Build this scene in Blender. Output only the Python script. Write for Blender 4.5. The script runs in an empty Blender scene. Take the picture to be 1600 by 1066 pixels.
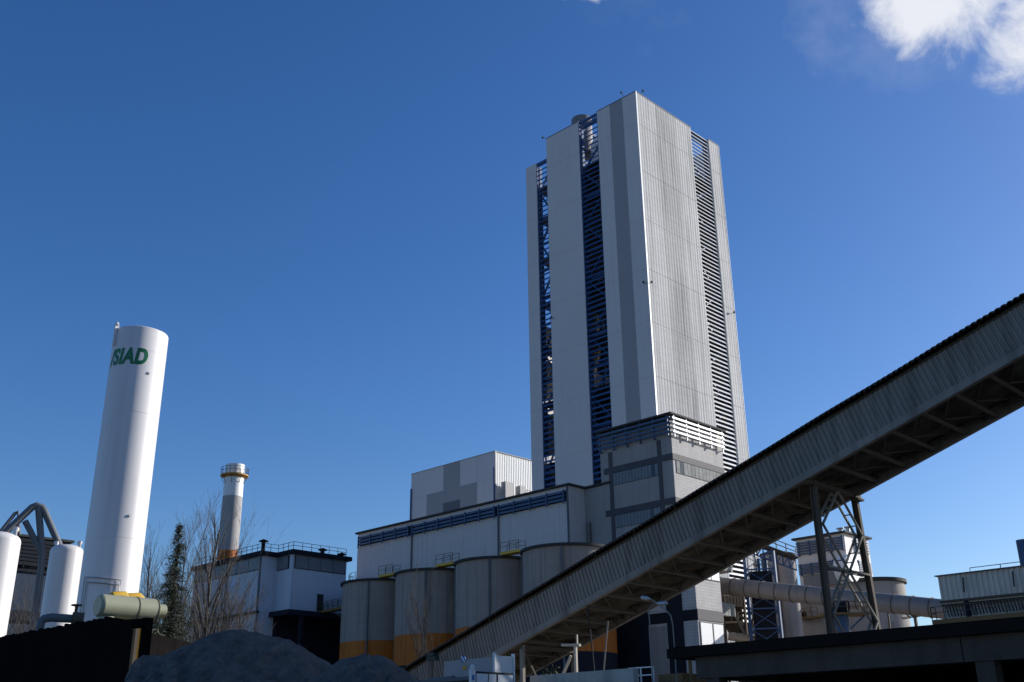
import bpy, bmesh, math, random
from mathutils import Vector, Matrix, noise
R = math.radians
sc = bpy.context.scene
COL = sc.collection

# ------------------------------------------------------------------ camera
F, PITCH, ROLL, HEAD = 1620.06453, 0.37358559, -0.0125167055, 0.796033824
def _frame():
    cp, sp = math.cos(PITCH), math.sin(PITCH)
    fw = Vector((0, cp, sp)); up = Vector((0, -sp, cp)); rt = Vector((1, 0, 0))
    cr, sr = math.cos(ROLL), math.sin(ROLL)
    rt, up = cr*rt + sr*up, -sr*rt + cr*up
    B = Matrix(((math.cos(HEAD), math.sin(HEAD), 0), (-math.sin(HEAD), math.cos(HEAD), 0), (0, 0, 1)))
    return B @ fw, B @ up, B @ rt
FW, UP, RT = _frame()
EYE = Vector((0, 0, 1.7))
def ray(x, y): return FW + RT*((x-800)/F) - UP*((y-533)/F)
def at(x, y, X=None, Y=None, Z=None, d=None):
    r = ray(x, y)
    if X is not None: t = X/r.x
    elif Y is not None: t = Y/r.y
    elif Z is not None: t = (Z-1.7)/r.z
    else: t = d/math.hypot(r.x, r.y)
    return EYE + r*t
cam = bpy.data.cameras.new('camera'); camo = bpy.data.objects.new('camera', cam); COL.objects.link(camo)
cam.sensor_width = 36.0; cam.lens = 36.0*F/1600.0; cam.clip_end = 20000; cam.clip_start = 0.1
m = Matrix((RT, UP, -FW)).transposed().to_4x4(); m.translation = EYE
camo.matrix_world = m
sc.camera = camo

# ------------------------------------------------------------------ materials
MATS = {}
def mat(name, col, rough=0.7, metal=0.0, var=0.12, scale=0.8, streak=0.0, bump=0.0, bscale=8.0, brick=None, dark=None, spec=0.5, world=False):
    """procedural principled: base colour modulated by noise, vertical rain streaks, optional block joints"""
    M = bpy.data.materials.new(name); M.use_nodes = True
    nt = M.node_tree; N = nt.nodes; L = nt.links
    b = N['Principled BSDF']
    b.inputs['Roughness'].default_value = rough; b.inputs['Metallic'].default_value = metal
    b.inputs['Specular IOR Level'].default_value = spec
    tc = N.new('ShaderNodeTexCoord'); P_OUT = tc.outputs['Object']
    if world: P_OUT = N.new('ShaderNodeNewGeometry').outputs['Position']
    n1 = N.new('ShaderNodeTexNoise'); n1.inputs['Scale'].default_value = scale; n1.inputs['Detail'].default_value = 6; n1.inputs['Roughness'].default_value = 0.65
    L.new(P_OUT, n1.inputs['Vector'])
    dk = dark or tuple(c*0.45 for c in col)
    mr = N.new('ShaderNodeMapRange'); mr.inputs[1].default_value = 0.35; mr.inputs[2].default_value = 0.75
    mr.inputs[3].default_value = 0.0; mr.inputs[4].default_value = var
    L.new(n1.outputs['Fac'], mr.inputs[0])
    mx = N.new('ShaderNodeMix'); mx.data_type = 'RGBA'
    mx.inputs[6].default_value = (*col, 1); mx.inputs[7].default_value = (*dk, 1)
    L.new(mr.outputs[0], mx.inputs[0])
    out = mx.outputs[2]
    if streak > 0:
        mp = N.new('ShaderNodeMapping'); mp.inputs['Scale'].default_value = (1.3, 1.3, 0.045)
        L.new(P_OUT, mp.inputs['Vector'])
        n2 = N.new('ShaderNodeTexNoise'); n2.inputs['Scale'].default_value = 1.4; n2.inputs['Detail'].default_value = 5
        L.new(mp.outputs[0], n2.inputs['Vector'])
        m2 = N.new('ShaderNodeMapRange'); m2.inputs[1].default_value = 0.5; m2.inputs[2].default_value = 0.75; m2.inputs[4].default_value = streak
        L.new(n2.outputs['Fac'], m2.inputs[0])
        x2 = N.new('ShaderNodeMix'); x2.data_type = 'RGBA'
        L.new(out, x2.inputs[6]); x2.inputs[7].default_value = (*[c*0.6 for c in dk], 1); L.new(m2.outputs[0], x2.inputs[0])
        out = x2.outputs[2]
    hts = []
    if brick:
        sx = N.new('ShaderNodeSeparateXYZ'); L.new(P_OUT, sx.inputs[0])
        ad = N.new('ShaderNodeMath'); L.new(sx.outputs[0], ad.inputs[0]); L.new(sx.outputs[1], ad.inputs[1])
        cx = N.new('ShaderNodeCombineXYZ'); L.new(ad.outputs[0], cx.inputs[0]); L.new(sx.outputs[2], cx.inputs[1])
        br = N.new('ShaderNodeTexBrick'); L.new(cx.outputs[0], br.inputs['Vector'])
        br.inputs['Scale'].default_value = 1.0; br.inputs['Brick Width'].default_value = brick[0]; br.inputs['Row Height'].default_value = brick[1]
        br.inputs['Mortar Size'].default_value = brick[2]; br.inputs['Mortar Smooth'].default_value = 0.3
        br.inputs['Color1'].default_value = (1, 1, 1, 1); br.inputs['Color2'].default_value = (brick[4],)*3 + (1,); br.inputs['Mortar'].default_value = (brick[3],)*3 + (1,)
        x3 = N.new('ShaderNodeMix'); x3.data_type = 'RGBA'; x3.blend_type = 'MULTIPLY'; x3.inputs[0].default_value = 1
        L.new(out, x3.inputs[6]); L.new(br.outputs['Color'], x3.inputs[7]); out = x3.outputs[2]
    L.new(out, b.inputs['Base Color'])
    if bump > 0:
        n3 = N.new('ShaderNodeTexNoise'); n3.inputs['Scale'].default_value = bscale; n3.inputs['Detail'].default_value = 8
        L.new(P_OUT, n3.inputs['Vector'])
        bp = N.new('ShaderNodeBump'); bp.inputs['Strength'].default_value = bump; bp.inputs['Distance'].default_value = 0.1
        L.new(n3.outputs['Fac'], bp.inputs['Height']); L.new(bp.outputs[0], b.inputs['Normal'])
    MATS[name] = M
    return M
W = mat('white_cladding', (0.60, 0.555, 0.53), 0.62, var=0.1, scale=0.12, streak=0.10)
WD = mat('weathered_cladding', (0.49, 0.485, 0.475), 0.75, var=0.35, scale=0.09, streak=0.6, brick=(200, 1.45, 0.09, 0.90, 1.0), spec=0.2)
WDG = mat('weathered_grey_cladding', (0.395, 0.39, 0.38), 0.75, var=0.5, scale=0.09, streak=0.8, brick=(200, 1.45, 0.09, 0.86, 1.0), spec=0.2)
GC = mat('mid_grey_cladding', (0.31, 0.295, 0.29), 0.6, var=0.08, scale=0.15, streak=0.08)
DG = mat('dark_grey_cladding', (0.11, 0.105, 0.12), 0.6, var=0.1)
SEAM = mat('seam_sealant', (0.40, 0.38, 0.36), 0.8)
BLUE = mat('blue_steel', (0.028, 0.08, 0.20), 0.55, var=0.3, scale=1.5)
LBLUE = mat('worn_blue_steel', (0.035, 0.085, 0.17), 0.55, var=0.45, scale=0.9, streak=0.3)
PALESL = mat('pale_louvre_steel', (0.66, 0.65, 0.63), 0.45, var=0.2, scale=1.0)
INNER = mat('dark_interior_steel', (0.03, 0.035, 0.045), 0.8, var=0.3)
GALV = mat('galvanised_steel', (0.45, 0.45, 0.44), 0.45, metal=0.6, var=0.25, scale=2)
CONC = mat('pale_concrete_block', (0.54, 0.51, 0.48), 0.9, var=0.3, scale=0.35, streak=0.25, bump=0.2, bscale=5, brick=(1.9, 0.36, 0.035, 0.74, 0.92))
CONC2 = mat('grey_render', (0.35, 0.315, 0.29), 0.9, var=0.25, scale=0.25, streak=0.3, bump=0.15, brick=(60, 1.2, 0.03, 0.88, 0.96))
BAND = mat('charcoal_paint', (0.07, 0.063, 0.068), 0.75, var=0.3, scale=0.7, streak=0.15)
NAVY = mat('navy_paint_and_shade', (0.016, 0.018, 0.026), 0.85, var=0.3, scale=0.7, spec=0.2)  # navy paint, also used where shade is put into the colour
ROOFD = mat('dark_roofing', (0.04, 0.04, 0.04), 0.9, var=0.4, scale=1)
GLAZ = mat('ribbed_translucent_glazing', (0.36, 0.36, 0.335), 0.85, var=0.6, scale=1.3, streak=0.5, dark=(0.10, 0.10, 0.09), spec=0.2)
GLAZG = mat('grey_translucent_glazing', (0.17, 0.18, 0.19), 0.5, var=0.4, scale=0.8, streak=0.3)
HALLW = mat('white_render', (0.64, 0.56, 0.515), 0.85, var=0.12, scale=0.3, streak=0.2, bump=0.1, brick=(80, 1.2, 0.025, 0.92, 0.98))
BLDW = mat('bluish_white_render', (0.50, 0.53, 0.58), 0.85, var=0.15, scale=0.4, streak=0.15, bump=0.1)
SILO = mat('silo_grey_paint', (0.35, 0.285, 0.24), 0.85, var=0.3, scale=0.22, streak=0.5, bump=0.12, brick=(80, 1.1, 0.03, 0.86, 0.95), world=True)
ORNG = mat('orange_paint', (0.55, 0.14, 0.003), 0.75, var=0.4, scale=0.5, streak=0.5, world=True)
YELL = mat('yellow_paint', (0.62, 0.36, 0.02), 0.55, var=0.25, scale=3)
OCHR = mat('ochre_steel', (0.20, 0.115, 0.035), 0.7, var=0.5, scale=1.2, streak=0.2)
TANK = mat('white_tank_enamel', (0.66, 0.63, 0.61), 0.4, var=0.12, scale=0.3, streak=0.14)
KHAK = mat('khaki_enamel', (0.33, 0.33, 0.22), 0.45, var=0.15, scale=2)
GREEN = mat('green_lettering_paint', (0.0, 0.16, 0.055), 0.5, var=0.05)
PIPEG = mat('grey_pipe_paint', (0.13, 0.14, 0.15), 0.6, var=0.25, scale=1, spec=0.3)
DUCT = mat('grey_duct_steel', (0.23, 0.20, 0.18), 0.5, var=0.35, scale=0.4, streak=0.3)
GALS = mat('gallery_sheet', (0.27, 0.24, 0.205), 0.75, var=0.6, scale=0.28, streak=0.7, spec=0.3)
GALR = mat('old_corrugated_roofing', (0.06, 0.045, 0.035), 0.9, var=0.4, scale=0.9)
GALB = mat('dusty_belt_pan', (0.16, 0.14, 0.105), 0.95, var=1.0, scale=0.9, bump=0.8, bscale=1.2, dark=(0.012, 0.011, 0.009), spec=0.1)
STEEL = mat('dusty_steel', (0.115, 0.09, 0.066), 0.8, var=0.4, scale=1.2, streak=0.3, spec=0.2)
STEELP = mat('pale_dusty_steel', (0.27, 0.24, 0.20), 0.75, var=0.4, scale=1.5, spec=0.2)
SHEDC = mat('dusty_trapezoid_sheet', (0.68, 0.60, 0.50), 0.8, var=0.35, scale=0.4, streak=0.4)
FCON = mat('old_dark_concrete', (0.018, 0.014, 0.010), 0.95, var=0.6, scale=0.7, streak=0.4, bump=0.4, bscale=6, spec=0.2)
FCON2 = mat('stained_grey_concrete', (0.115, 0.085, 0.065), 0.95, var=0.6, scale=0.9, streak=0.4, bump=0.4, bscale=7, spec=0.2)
BLK = mat('black_coating_and_shade', (0.012, 0.011, 0.0105), 1.0, var=0.8, scale=1.2, streak=0.3, bump=0.4, bscale=9, spec=0.0)  # dark wall surface; on the low wall it stands for tree shade
SAND = mat('grey_sand', (0.175, 0.155, 0.135), 1.0, var=0.85, scale=2.4, bump=1.0, bscale=14, dark=(0.06, 0.053, 0.047), spec=0.1)
GRND = mat('yard_gravel', (0.20, 0.175, 0.15), 1.0, var=0.5, scale=0.6, bump=0.5, bscale=6)
BARK = mat('grey_bark', (0.105, 0.09, 0.075), 0.95, var=0.5, scale=6)
BARKD = mat('dark_bark', (0.06, 0.05, 0.04), 0.95, var=0.5, scale=6)
SHADE_SLATE = mat('shade_slate_render', (0.05, 0.066, 0.095), 0.9, var=0.2, scale=0.4, streak=0.2, spec=0.1)  # wall colour darkened in place of the shade on the far left building
PALED = mat('pale_dusty_concrete', (0.56, 0.49, 0.41), 0.95, var=0.5, scale=0.9, streak=0.4, bump=0.4, bscale=7)
OCHP = mat('orange_ochre_paint', (0.50, 0.26, 0.04), 0.7, var=0.3, scale=1.5)
YSEAM = mat('pale_seam', (0.30, 0.295, 0.285), 0.8)
BEAMM = mat('dusty_beam_steel', (0.165, 0.14, 0.11), 0.8, var=0.4, scale=1.2, spec=0.2)
CHGR = mat('chimney_grey_paint', (0.37, 0.35, 0.34), 0.8, var=0.2, scale=0.3, streak=0.3)
NEED = mat('conifer_needles', (0.03, 0.04, 0.022), 0.8, var=0.7, scale=2.0, dark=(0.055, 0.055, 0.03))
LEAF = mat('dry_evergreen_leaves', (0.045, 0.055, 0.028), 0.8, var=0.7, scale=2.0, dark=(0.08, 0.07, 0.03))
BEIGE = mat('beige_duct', (0.46, 0.38, 0.29), 0.6, var=0.25, scale=1.5)
WHT = mat('white_sheet_paint', (0.78, 0.78, 0.76), 0.5, var=0.15, scale=2, streak=0.2)
GREYP = mat('grey_sheet_paint', (0.33, 0.33, 0.33), 0.5, var=0.2, scale=1.5)
LBL = mat('blue_sticker', (0.03, 0.14, 0.42), 0.5)
BLKM = mat('black_rubber', (0.02, 0.02, 0.02), 0.8)
DGRN = mat('dark_green_lamp_housing', (0.012, 0.03, 0.028), 0.6)
GLS = mat('tinted_glass', (0.02, 0.025, 0.03), 0.1)

# ------------------------------------------------------------------ mesh builder
class MB:
    def __init__(s): s.v = []; s.f = []; s.m = []
    def add(s, vs, fs, m=0):
        o = len(s.v); s.v += [tuple(p) for p in vs]
        for f in fs: s.f.append([o+i for i in f]); s.m.append(m)
    def box(s, x0, x1, y0, y1, z0, z1, m=0):
        x0, x1 = min(x0, x1), max(x0, x1); y0, y1 = min(y0, y1), max(y0, y1)
        s.add([(x0,y0,z0),(x1,y0,z0),(x1,y1,z0),(x0,y1,z0),(x0,y0,z1),(x1,y0,z1),(x1,y1,z1),(x0,y1,z1)],
              [(0,3,2,1),(4,5,6,7),(0,1,5,4),(1,2,6,5),(2,3,7,6),(3,0,4,7)], m); return s
    def bar(s, p, q, w, h=None, up=(0,0,1), m=0):
        p, q = Vector(p), Vector(q); h = h or w; d = (q-p).normalized(); u = Vector(up)
        if abs(d.dot(u)) > 0.98: u = Vector((1, 0, 0))
        a = d.cross(u).normalized()*w/2; b = a.cross(d).normalized()*h/2
        s.add([p-a-b, p+a-b, p+a+b, p-a+b, q-a-b, q+a-b, q+a+b, q-a+b],
              [(0,1,2,3),(7,6,5,4),(0,4,5,1),(1,5,6,2),(2,6,7,3),(3,7,4,0)], m); return s
    def tube(s, pts, r, n=8, m=0, cap=True):
        pts = [Vector(p) for p in pts]; rs = r if isinstance(r, (list, tuple)) else [r]*len(pts)
        o = len(s.v); prev = None
        for i, p in enumerate(pts):
            d = ((pts[min(i+1, len(pts)-1)]-p).normalized() + (p-pts[max(i-1, 0)]).normalized())
            if d.length < 1e-6: d = Vector((0,0,1))
            d.normalize()
            if prev is None:
                a = d.cross(Vector((0,0,1)) if abs(d.z) < 0.95 else Vector((1,0,0))).normalized()
            else:
                a = (prev - d*prev.dot(d)).normalized()
            prev = a; b = d.cross(a)
            for k in range(n):
                t = 2*math.pi*k/n; s.v.append(tuple(p + (a*math.cos(t)+b*math.sin(t))*rs[i]))
        for i in range(len(pts)-1):
            for k in range(n):
                s.f.append([o+i*n+k, o+i*n+(k+1) % n, o+(i+1)*n+(k+1) % n, o+(i+1)*n+k]); s.m.append(m)
        if cap and n > 2:
            s.f.append([o+k for k in range(n)][::-1]); s.m.append(m)
            e = o+(len(pts)-1)*n; s.f.append([e+k for k in range(n)]); s.m.append(m)
        return s
    def lathe(s, x, y, prof, n=48, ms=None, a0=0, a1=2*math.pi):
        """prof: list of (r, z); ms material index per ring"""
        o = len(s.v); full = abs(a1-a0-2*math.pi) < 1e-6; k = n if full else n+1
        for r, z in prof:
            for i in range(k):
                t = a0+(a1-a0)*i/n; s.v.append((x+r*math.cos(t), y+r*math.sin(t), z))
        for j in range(len(prof)-1):
            for i in range(n):
                i2 = (i+1) % k
                s.f.append([o+j*k+i, o+j*k+i2, o+(j+1)*k+i2, o+(j+1)*k+i]); s.m.append(ms[j] if ms else 0)
        return s
    def corr(s, o, u, v, n, ul, vl, pitch=0.3, dep=0.05, m=0, shape='trap', t=0.0):
        """corrugated sheet: ribs run along v, profile along u, relief along n"""
        o, u, v, n = Vector(o), Vector(u), Vector(v), Vector(n)
        cnt = max(1, int(round(ul/pitch))); pit = ul/cnt; prof = []
        for i in range(cnt):
            for a, h in (((0,0),(0.5,0),(0.6,1),(0.9,1)) if shape == 'trap' else ((0,0),(0.25,0.7),(0.5,1),(0.75,0.7))):
                prof.append(((i+a)*pit, h*dep))
        prof.append((ul, 0)); b = len(s.v)
        for a, h in prof:
            p = o+u*a+n*h; s.v.append(tuple(p)); s.v.append(tuple(p+v*vl))
        for i in range(len(prof)-1):
            s.f.append([b+2*i, b+2*i+2, b+2*i+3, b+2*i+1]); s.m.append(m)
        return s
    def rail(s, pts, h=1.1, post=1.5, r=0.025, mid=True, m=0):
        pts = [Vector(p) for p in pts]
        for a, b in zip(pts, pts[1:]):
            L = (b-a).length; n = max(1, int(round(L/post)))
            for i in range(n+1):
                p = a.lerp(b, i/n); s.bar(p, p+Vector((0,0,h)), 2*r, m=m)
            for q in ((h, h*0.55) if mid else (h,)):
                s.bar(a+Vector((0,0,q)), b+Vector((0,0,q)), 2*r, m=m)
        return s
def obj(name, mb, mats, parent=None, smooth=False, ang=35):
    me = bpy.data.meshes.new(name); me.from_pydata(mb.v, [], mb.f)
    for q in (mats if isinstance(mats, (list, tuple)) else [mats]): me.materials.append(q)
    if isinstance(mats, (list, tuple)) and len(mats) > 1: me.polygons.foreach_set('material_index', mb.m)
    bm = bmesh.new(); bm.from_mesh(me); bmesh.ops.recalc_face_normals(bm, faces=bm.faces); bm.to_mesh(me); bm.free()
    if smooth:
        me.polygons.foreach_set('use_smooth', [True]*len(me.polygons)); me.set_sharp_from_angle(angle=R(ang))
    me.update()
    o = bpy.data.objects.new(name, me); COL.objects.link(o)
    if parent is not None:
        o.parent = parent
        if parent.type == 'EMPTY': o.matrix_parent_inverse = Matrix.Translation(-parent.location)
    return o
def thing(name, label, cat, loc, group=None):
    o = bpy.data.objects.new(name, None); COL.objects.link(o); o.location = loc; o.empty_display_size = 0.2
    o['label'] = label; o['category'] = cat
    if group: o['group'] = group
    return o
def tag(o, label, cat, group=None):
    o['label'] = label; o['category'] = cat
    if group: o['group'] = group
    return o
def dup(root, loc, label):
    r = root.copy(); COL.objects.link(r); r.location = loc; r['label'] = label
    for ch in list(root.children):
        c = ch.copy(); COL.objects.link(c); inv = ch.matrix_parent_inverse.copy(); c.parent = r; c.matrix_parent_inverse = inv
        for g in ch.children:
            e = g.copy(); COL.objects.link(e); e.parent = c
    return r
def B(*a, **k): return MB().box(*a, **k)
rnd = random.Random(7)

# ------------------------------------------------------------------ ground
g = MB(); n = 40
g.add([(-3000, -3000, 0), (3000, -3000, 0), (3000, 3000, 0), (-3000, 3000, 0)], [(0, 1, 2, 3)])
o = obj('ground', g, GRND); o['kind'] = 'structure'

# ------------------------------------------------------------------ preheater tower
TX, TY, TH = 126.8, 92.65, 110.0; TX1, TY1, TL = 152.7, 119.8, 105.85
tw = thing('preheater_tower', 'tallest building, a pale metal clad tower with dark louvre strips from top to bottom', 'tower', (TX, TY, 0))
def wallX(name, y0, y1, z1, x=TX, ms=(W,), stripes=None, z0=0.0, t=0.35):
    """flat panel facing -X, with horizontal seams"""
    b = MB()
    for (a, c, mi) in (stripes or [(y0, y1, 0)]): b.box(x, x+t, a, c, z0, z1, mi)
    zz = 9.5
    while zz < z1-2:
        b.box(x-0.012, x, y0+0.02, y1-0.02, zz, zz+0.05, len(ms)-1); zz += 9.4
    return obj(name, b, list(ms), tw)
wallX('cladding_panel', TY, 101.65, TH, ms=(W, GC, SEAM), stripes=[(TY, 95.7, 0), (95.7, 98.7, 1), (98.7, 101.65, 0)])
wallX('cladding_panel', 106.2, 114.33, TH, ms=(W, SEAM))
wallX('cladding_panel', 117.05, TY1, TL, ms=(W, SEAM))
def wallY(name, secs, z1, y=TY):
    b = MB()
    for x0, x1, mi in secs:
        b.corr((x0, y+0.04, 0), (1,0,0), (0,0,1), (0,-1,0), x1-x0, z1, 0.72, 0.03, mi, 'sin')
        b.box(x0, x1, y+0.08, y+0.35, 0, z1-0.02, mi)
    zz = 9.5
    while zz < z1-2:
        b.box(secs[0][0]+0.05, secs[-1][1]-0.05, y-0.003, y+0.05, zz, zz+0.025, 2); zz += 9.4
    return obj(name, b, [WD, WDG, YSEAM], tw)
wallY('cladding_panel', [(TX+0.36, 132.38, 0), (132.38, 138.4, 1), (138.4, 143.4, 0)], TH)
wallY('cladding_panel', [(149.25, TX1, 0)], TH)
obj('corner_trim', B(TX-0.03, TX+0.34, TY-0.04, TY-0.003, 0, TH+0.02), WHT, tw)
obj('corner_trim', B(TX1+0.003, TX1+0.06, TY-0.03, TY+0.2, 0, TH+0.02), WHT, tw)
# rear walls (the sides away from the yard), upper bays left open behind the louvre strips
b = MB(); b.box(TX1-0.3, TX1, TY+0.36, 101.5, 0, TH); b.box(TX1-0.3, TX1, 101.5, 111.5, 0, 56); b.box(TX1-0.3, TX1, 111.5, TY1, 0, TL)
b.box(TX+0.36, 136, TY1-0.3, TY1, 0, 74); b.box(136, 140, TY1-0.3, TY1, 0, 97); b.box(140, TX1-0.31, TY1-0.3, TY1, 0, TL)
obj('rear_wall', b, W, tw)
# parapet trims
for y0, y1 in ((TY, 101.65), (106.2, 114.33)): obj('parapet_trim', B(TX-0.05, TX+0.5, y0, y1, TH+0.003, TH+0.13), DG, tw)
for x0, x1 in ((TX+0.503, 143.4), (149.25, TX1)): obj('parapet_trim', B(x0, x1, TY-0.05, TY+0.45, TH+0.003, TH+0.13), DG, tw)
# louvres
def louvX(y0, y1, z0, z1, name='louvre'):
    b = MB(); z = z0
    while z < z1-0.3:
        b.bar((TX+0.2, y0+0.13, z), (TX+0.2, y1-0.13, z), 0.05, 0.40, up=(0.4, 0, 0.9)); z += 1.0
    b.box(TX+0.1, TX+0.35, y0+0.005, y0+0.14, z0, z1); b.box(TX+0.1, TX+0.35, y1-0.14, y1-0.005, z0, z1)
    b.box(TX+0.12, TX+0.4, y0+0.15, y1-0.15, z1-0.55, z1-0.05)
    return obj(name, b, BLUE, tw)
louvX(101.65, 106.2, 20, TH); louvX(114.33, 117.05, 20, TL)
b = MB(); z = 20
while z < TH-0.3:
    b.bar((143.49, TY+0.2, z), (149.16, TY+0.2, z), 0.05, 0.42, up=(0, 0.45, 0.9)); z += 0.8
b.box(143.405, 143.5, TY+0.1, TY+0.35, 20, TH); b.box(149.15, 149.245, TY+0.1, TY+0.35, 20, TH)
obj('louvre', b, PALESL, tw); obj('louvre_header', B(143.4, 149.25, TY+0.4, TY+0.7, TH-0.6, TH-0.05), BLUE, tw)
# interior: floors, columns, braces
for i, z in enumerate((12, 24, 36, 47, 58, 68, 77, 86, 94.5, 101)):
    b = MB(); e = 1.2
    b.box(TX+e, TX1-e, TY+e, TY1-e, z-0.25, z)
    obj('floor_deck', b, INNER, tw)
b = MB()
cols = [(TX+1.2, y) for y in (TY+1.2, 101.4, 106.5, 114.0, 117.3)] + [(x, TY+1.2) for x in (134, 143.1, 149.5)] + [(x, y) for x in (137, 146) for y in (101, 111)]
for x, y in cols: b.box(x-0.3, x+0.3, y-0.3, y+0.3, 0, TL-0.5 if y > 114 else TH-0.4)
for y0, y1, zt in ((101.4, 106.5, TH), (114.0, 117.3, TL)):
    z = 24; k = 0
    while z < zt-5:
        a, c = ((y0, y1) if k % 2 else (y1, y0)); b.bar((TX+1.2, a, z), (TX+1.2, c, z+5.4), 0.28); b.bar((TX+1.2, y0, z), (TX+1.2, y1, z), 0.3, 0.4); z += 5.4; k += 1
z = 24; k = 0
while z < TH-5:
    a, c = ((143.1, 149.5) if k % 2 else (149.5, 143.1)); b.bar((a, TY+1.2, z), (c, TY+1.2, z+5.4), 0.28); z += 5.4; k += 1
for y in (TY+1.2, 101.4, 106.5, 114.0): b.bar((TX+1.2, y, TH-0.7), (TX1-1.2, y, TH-0.7), 0.3, 0.5)
b.bar((TX+1.2, TY+1.2, TH-0.7), (TX+1.2, 114, TH-0.7), 0.3, 0.5)
obj('steel_frame', b, BLUE, tw)
# stair landings seen through the left open strip
for i in range(44):
    z = 58 + i*1.06; y = 114.7+2.0*rnd.random(); x = TX+1.6+2.2*rnd.random()
    obj('stair_landing', MB().bar((x, y-0.5, z), (x+0.8*rnd.random(), y+0.6, z+0.9*(rnd.random()-0.3)), 0.10, 0.25), STEELP, tw)
for x, y, z0, z1, r in ((133, 103.6, 84, 100.5, 2.6), (133, 112, 60, 74, 2.8), (140, 98, 70, 84, 3), (146.3, 97.5, 88, 100, 2.2), (146, 97.3, 46, 57, 2.2)):
    obj('cyclone', MB().lathe(x, y, [(0.0, z1+1.5), (r*0.5, z1+1.2), (r, z1), (r, (z0+z1)/2), (r*0.35, z0), (0, z0)], 24), DUCT, tw, True)
b = MB().lathe(130.0, 108.0, [(0, TH+2.9), (1.85, TH+2.8), (1.95, TH+2.65), (1.95, 105)], 32)
obj('exhaust_stack', b, DUCT, tw, True)
b = MB().tube([(129.4, 104.6, 101), (129.4, 104.6, 105.5), (131, 103.9, 108.2), (134, 103.4, 108.4)], 0.75, 14)
obj('exhaust_duct', b, WHT, tw, True)
def floodlight(p, d):
    p = Vector(p); d = Vector(d); b = MB(); q = p+d
    q = p+d*0.75; b.bar(p, q, 0.06); b.bar(q-Vector((0,0,0.12)), q+Vector((0,0,0.2)), 0.28, 0.24)
    obj('floodlight', b, ROOFD, tw)
floodlight((TX+0.2, TY+2.6, TH+0.13), (-1.0, 0.2, 0.9)); floodlight((TX+1.6, TY+0.2, TH+0.13), (0.3, -0.7, 0.9)); floodlight((TX+0.2, 114.2, TH+0.13), (-0.5, 1.1, 0.5))
for pp, k in (((1009, 443), 'X'), ((865, 498), 'X'), ((1143, 490), 'Y'), ((1014, 443), 'Y')):
    if k == 'X': q = at(*pp, X=TX); floodlight((TX, q.y, q.z), (-0.7, 0.1, 0.1))
    else: q = at(*pp, Y=TY); floodlight((q.x, TY, q.z), (0.1, -0.7, 0.1))

# ------------------------------------------------------------------ concrete mill building beside the tower
CX, CX1, CY, CY1, CZ = 108.2, 120.0, 76.95, 89.1, 41.6
cb = thing('mill_building', 'grey block building with dark bands and blue louvre strip below its flat roof', 'building', (CX, CY, 0))
b = B(CX+0.05, CX1, CY, CY1, 23.0, CZ); b.box(CX+0.05, 116.6, CY, CY1, 0, 22.997); b.box(CX, CX+0.047, CY+0.003, CY1, 0, CZ, 1); obj('wall', b, [CONC, CONC2], cb)
obj('roof', B(CX-0.55, CX1+0.5, CY-0.55, CY1+0.3, CZ+0.75, CZ+1.0), ROOFD, cb)
obj('roof_upstand', B(CX+0.15, CX1-0.15, CY+0.15, CY1-0.15, CZ+0.003, CZ+0.75), BAND, cb)
FZ = [36.75, 30.95, 25.15, 19.35, 13.55, 7.75]
b = MB()
for z in FZ:
    b.box(CX-0.1, CX-0.003, CY-0.1, CY1-0.6, z-0.42, z+0.42); b.box(CX-0.003, CX1 if z > 22 else 116.6, CY-0.1, CY-0.003, z-0.42, z+0.42)
yv = [at(1029, 690, X=CX).y, at(953, 700, X=CX).y]
for y in yv:
    zs = [CZ-2.3]+[q for z in FZ for q in (z+0.42, z-0.42)]+[0]
    for hi, lo in zip(zs[::2], zs[1::2]): b.box(CX-0.095, CX-0.003, y-0.31, y+0.31, lo+0.004, hi-0.004)
obj('frame_band', b, BAND, cb)
def strip_window(x0, x1, y0, y1, z0, z1, face, panes, openp=()):
    f = MB(); p = MB()
    if face == 'X':
        f.box(CX-0.05, CX-0.003, y0, y1, z0, z1)
        st = (y1-y0)/panes
        for i in range(panes):
            a = y0+i*st+0.035; c = a+st-0.07
            if i in openp: p.box(CX-0.07, CX-0.052, a, c, z0+0.06, z1-0.06, 1)
            else: p.box(CX-0.075, CX-0.052, a, c, z0+0.06, z1-0.06, 0)
    else:
        f.box(x0, x1, CY-0.05, CY-0.003, z0, z1)
        st = (x1-x0)/panes
        for i in range(panes):
            a = x0+i*st+0.035; c = a+st-0.07
            p.box(a, c, CY-0.075 if i not in openp else CY-0.07, CY-0.052, z0+0.06, z1-0.06, 1 if i in openp else 0)
    w = obj('window', f, BAND, cb); obj('pane', p, [GLAZ if face == 'Y' else GLAZG, GLS], w)
for i, z in enumerate(FZ[:4]):
    strip_window(0, 0, yv[0]+0.33, yv[1]-0.33, z-2.15, z-0.44, 'X', 14, (1,) if i == 0 else (2,))
    strip_window(CX+0.6, CX1-0.3, 0, 0, z-2.15, z-0.44, 'Y', 13, (1,) if i == 0 else ())
b = MB()
for k in range(4):
    z = CZ-1.75+k*0.62
    b.box(CX-0.62, CX-0.5, CY-0.35, CY1-0.2, z, z+0.26)
for i in range(6):
    y = CY+0.1+i*(CY1-CY-0.6)/5; b.box(CX-0.5, CX-0.34, y, y+0.16, CZ-2.3, CZ+0.6)
    b.bar((CX-0.34, y+0.08, CZ-2.1), (CX, y+0.08, CZ-2.1), 0.12)
obj('louvre', b, LBLUE, cb)
b = MB()
for k in range(4):
    z = CZ-1.75+k*0.62
    b.box(CX-0.3, CX1-0.2, CY-0.62, CY-0.5, z, z+0.26)
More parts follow.
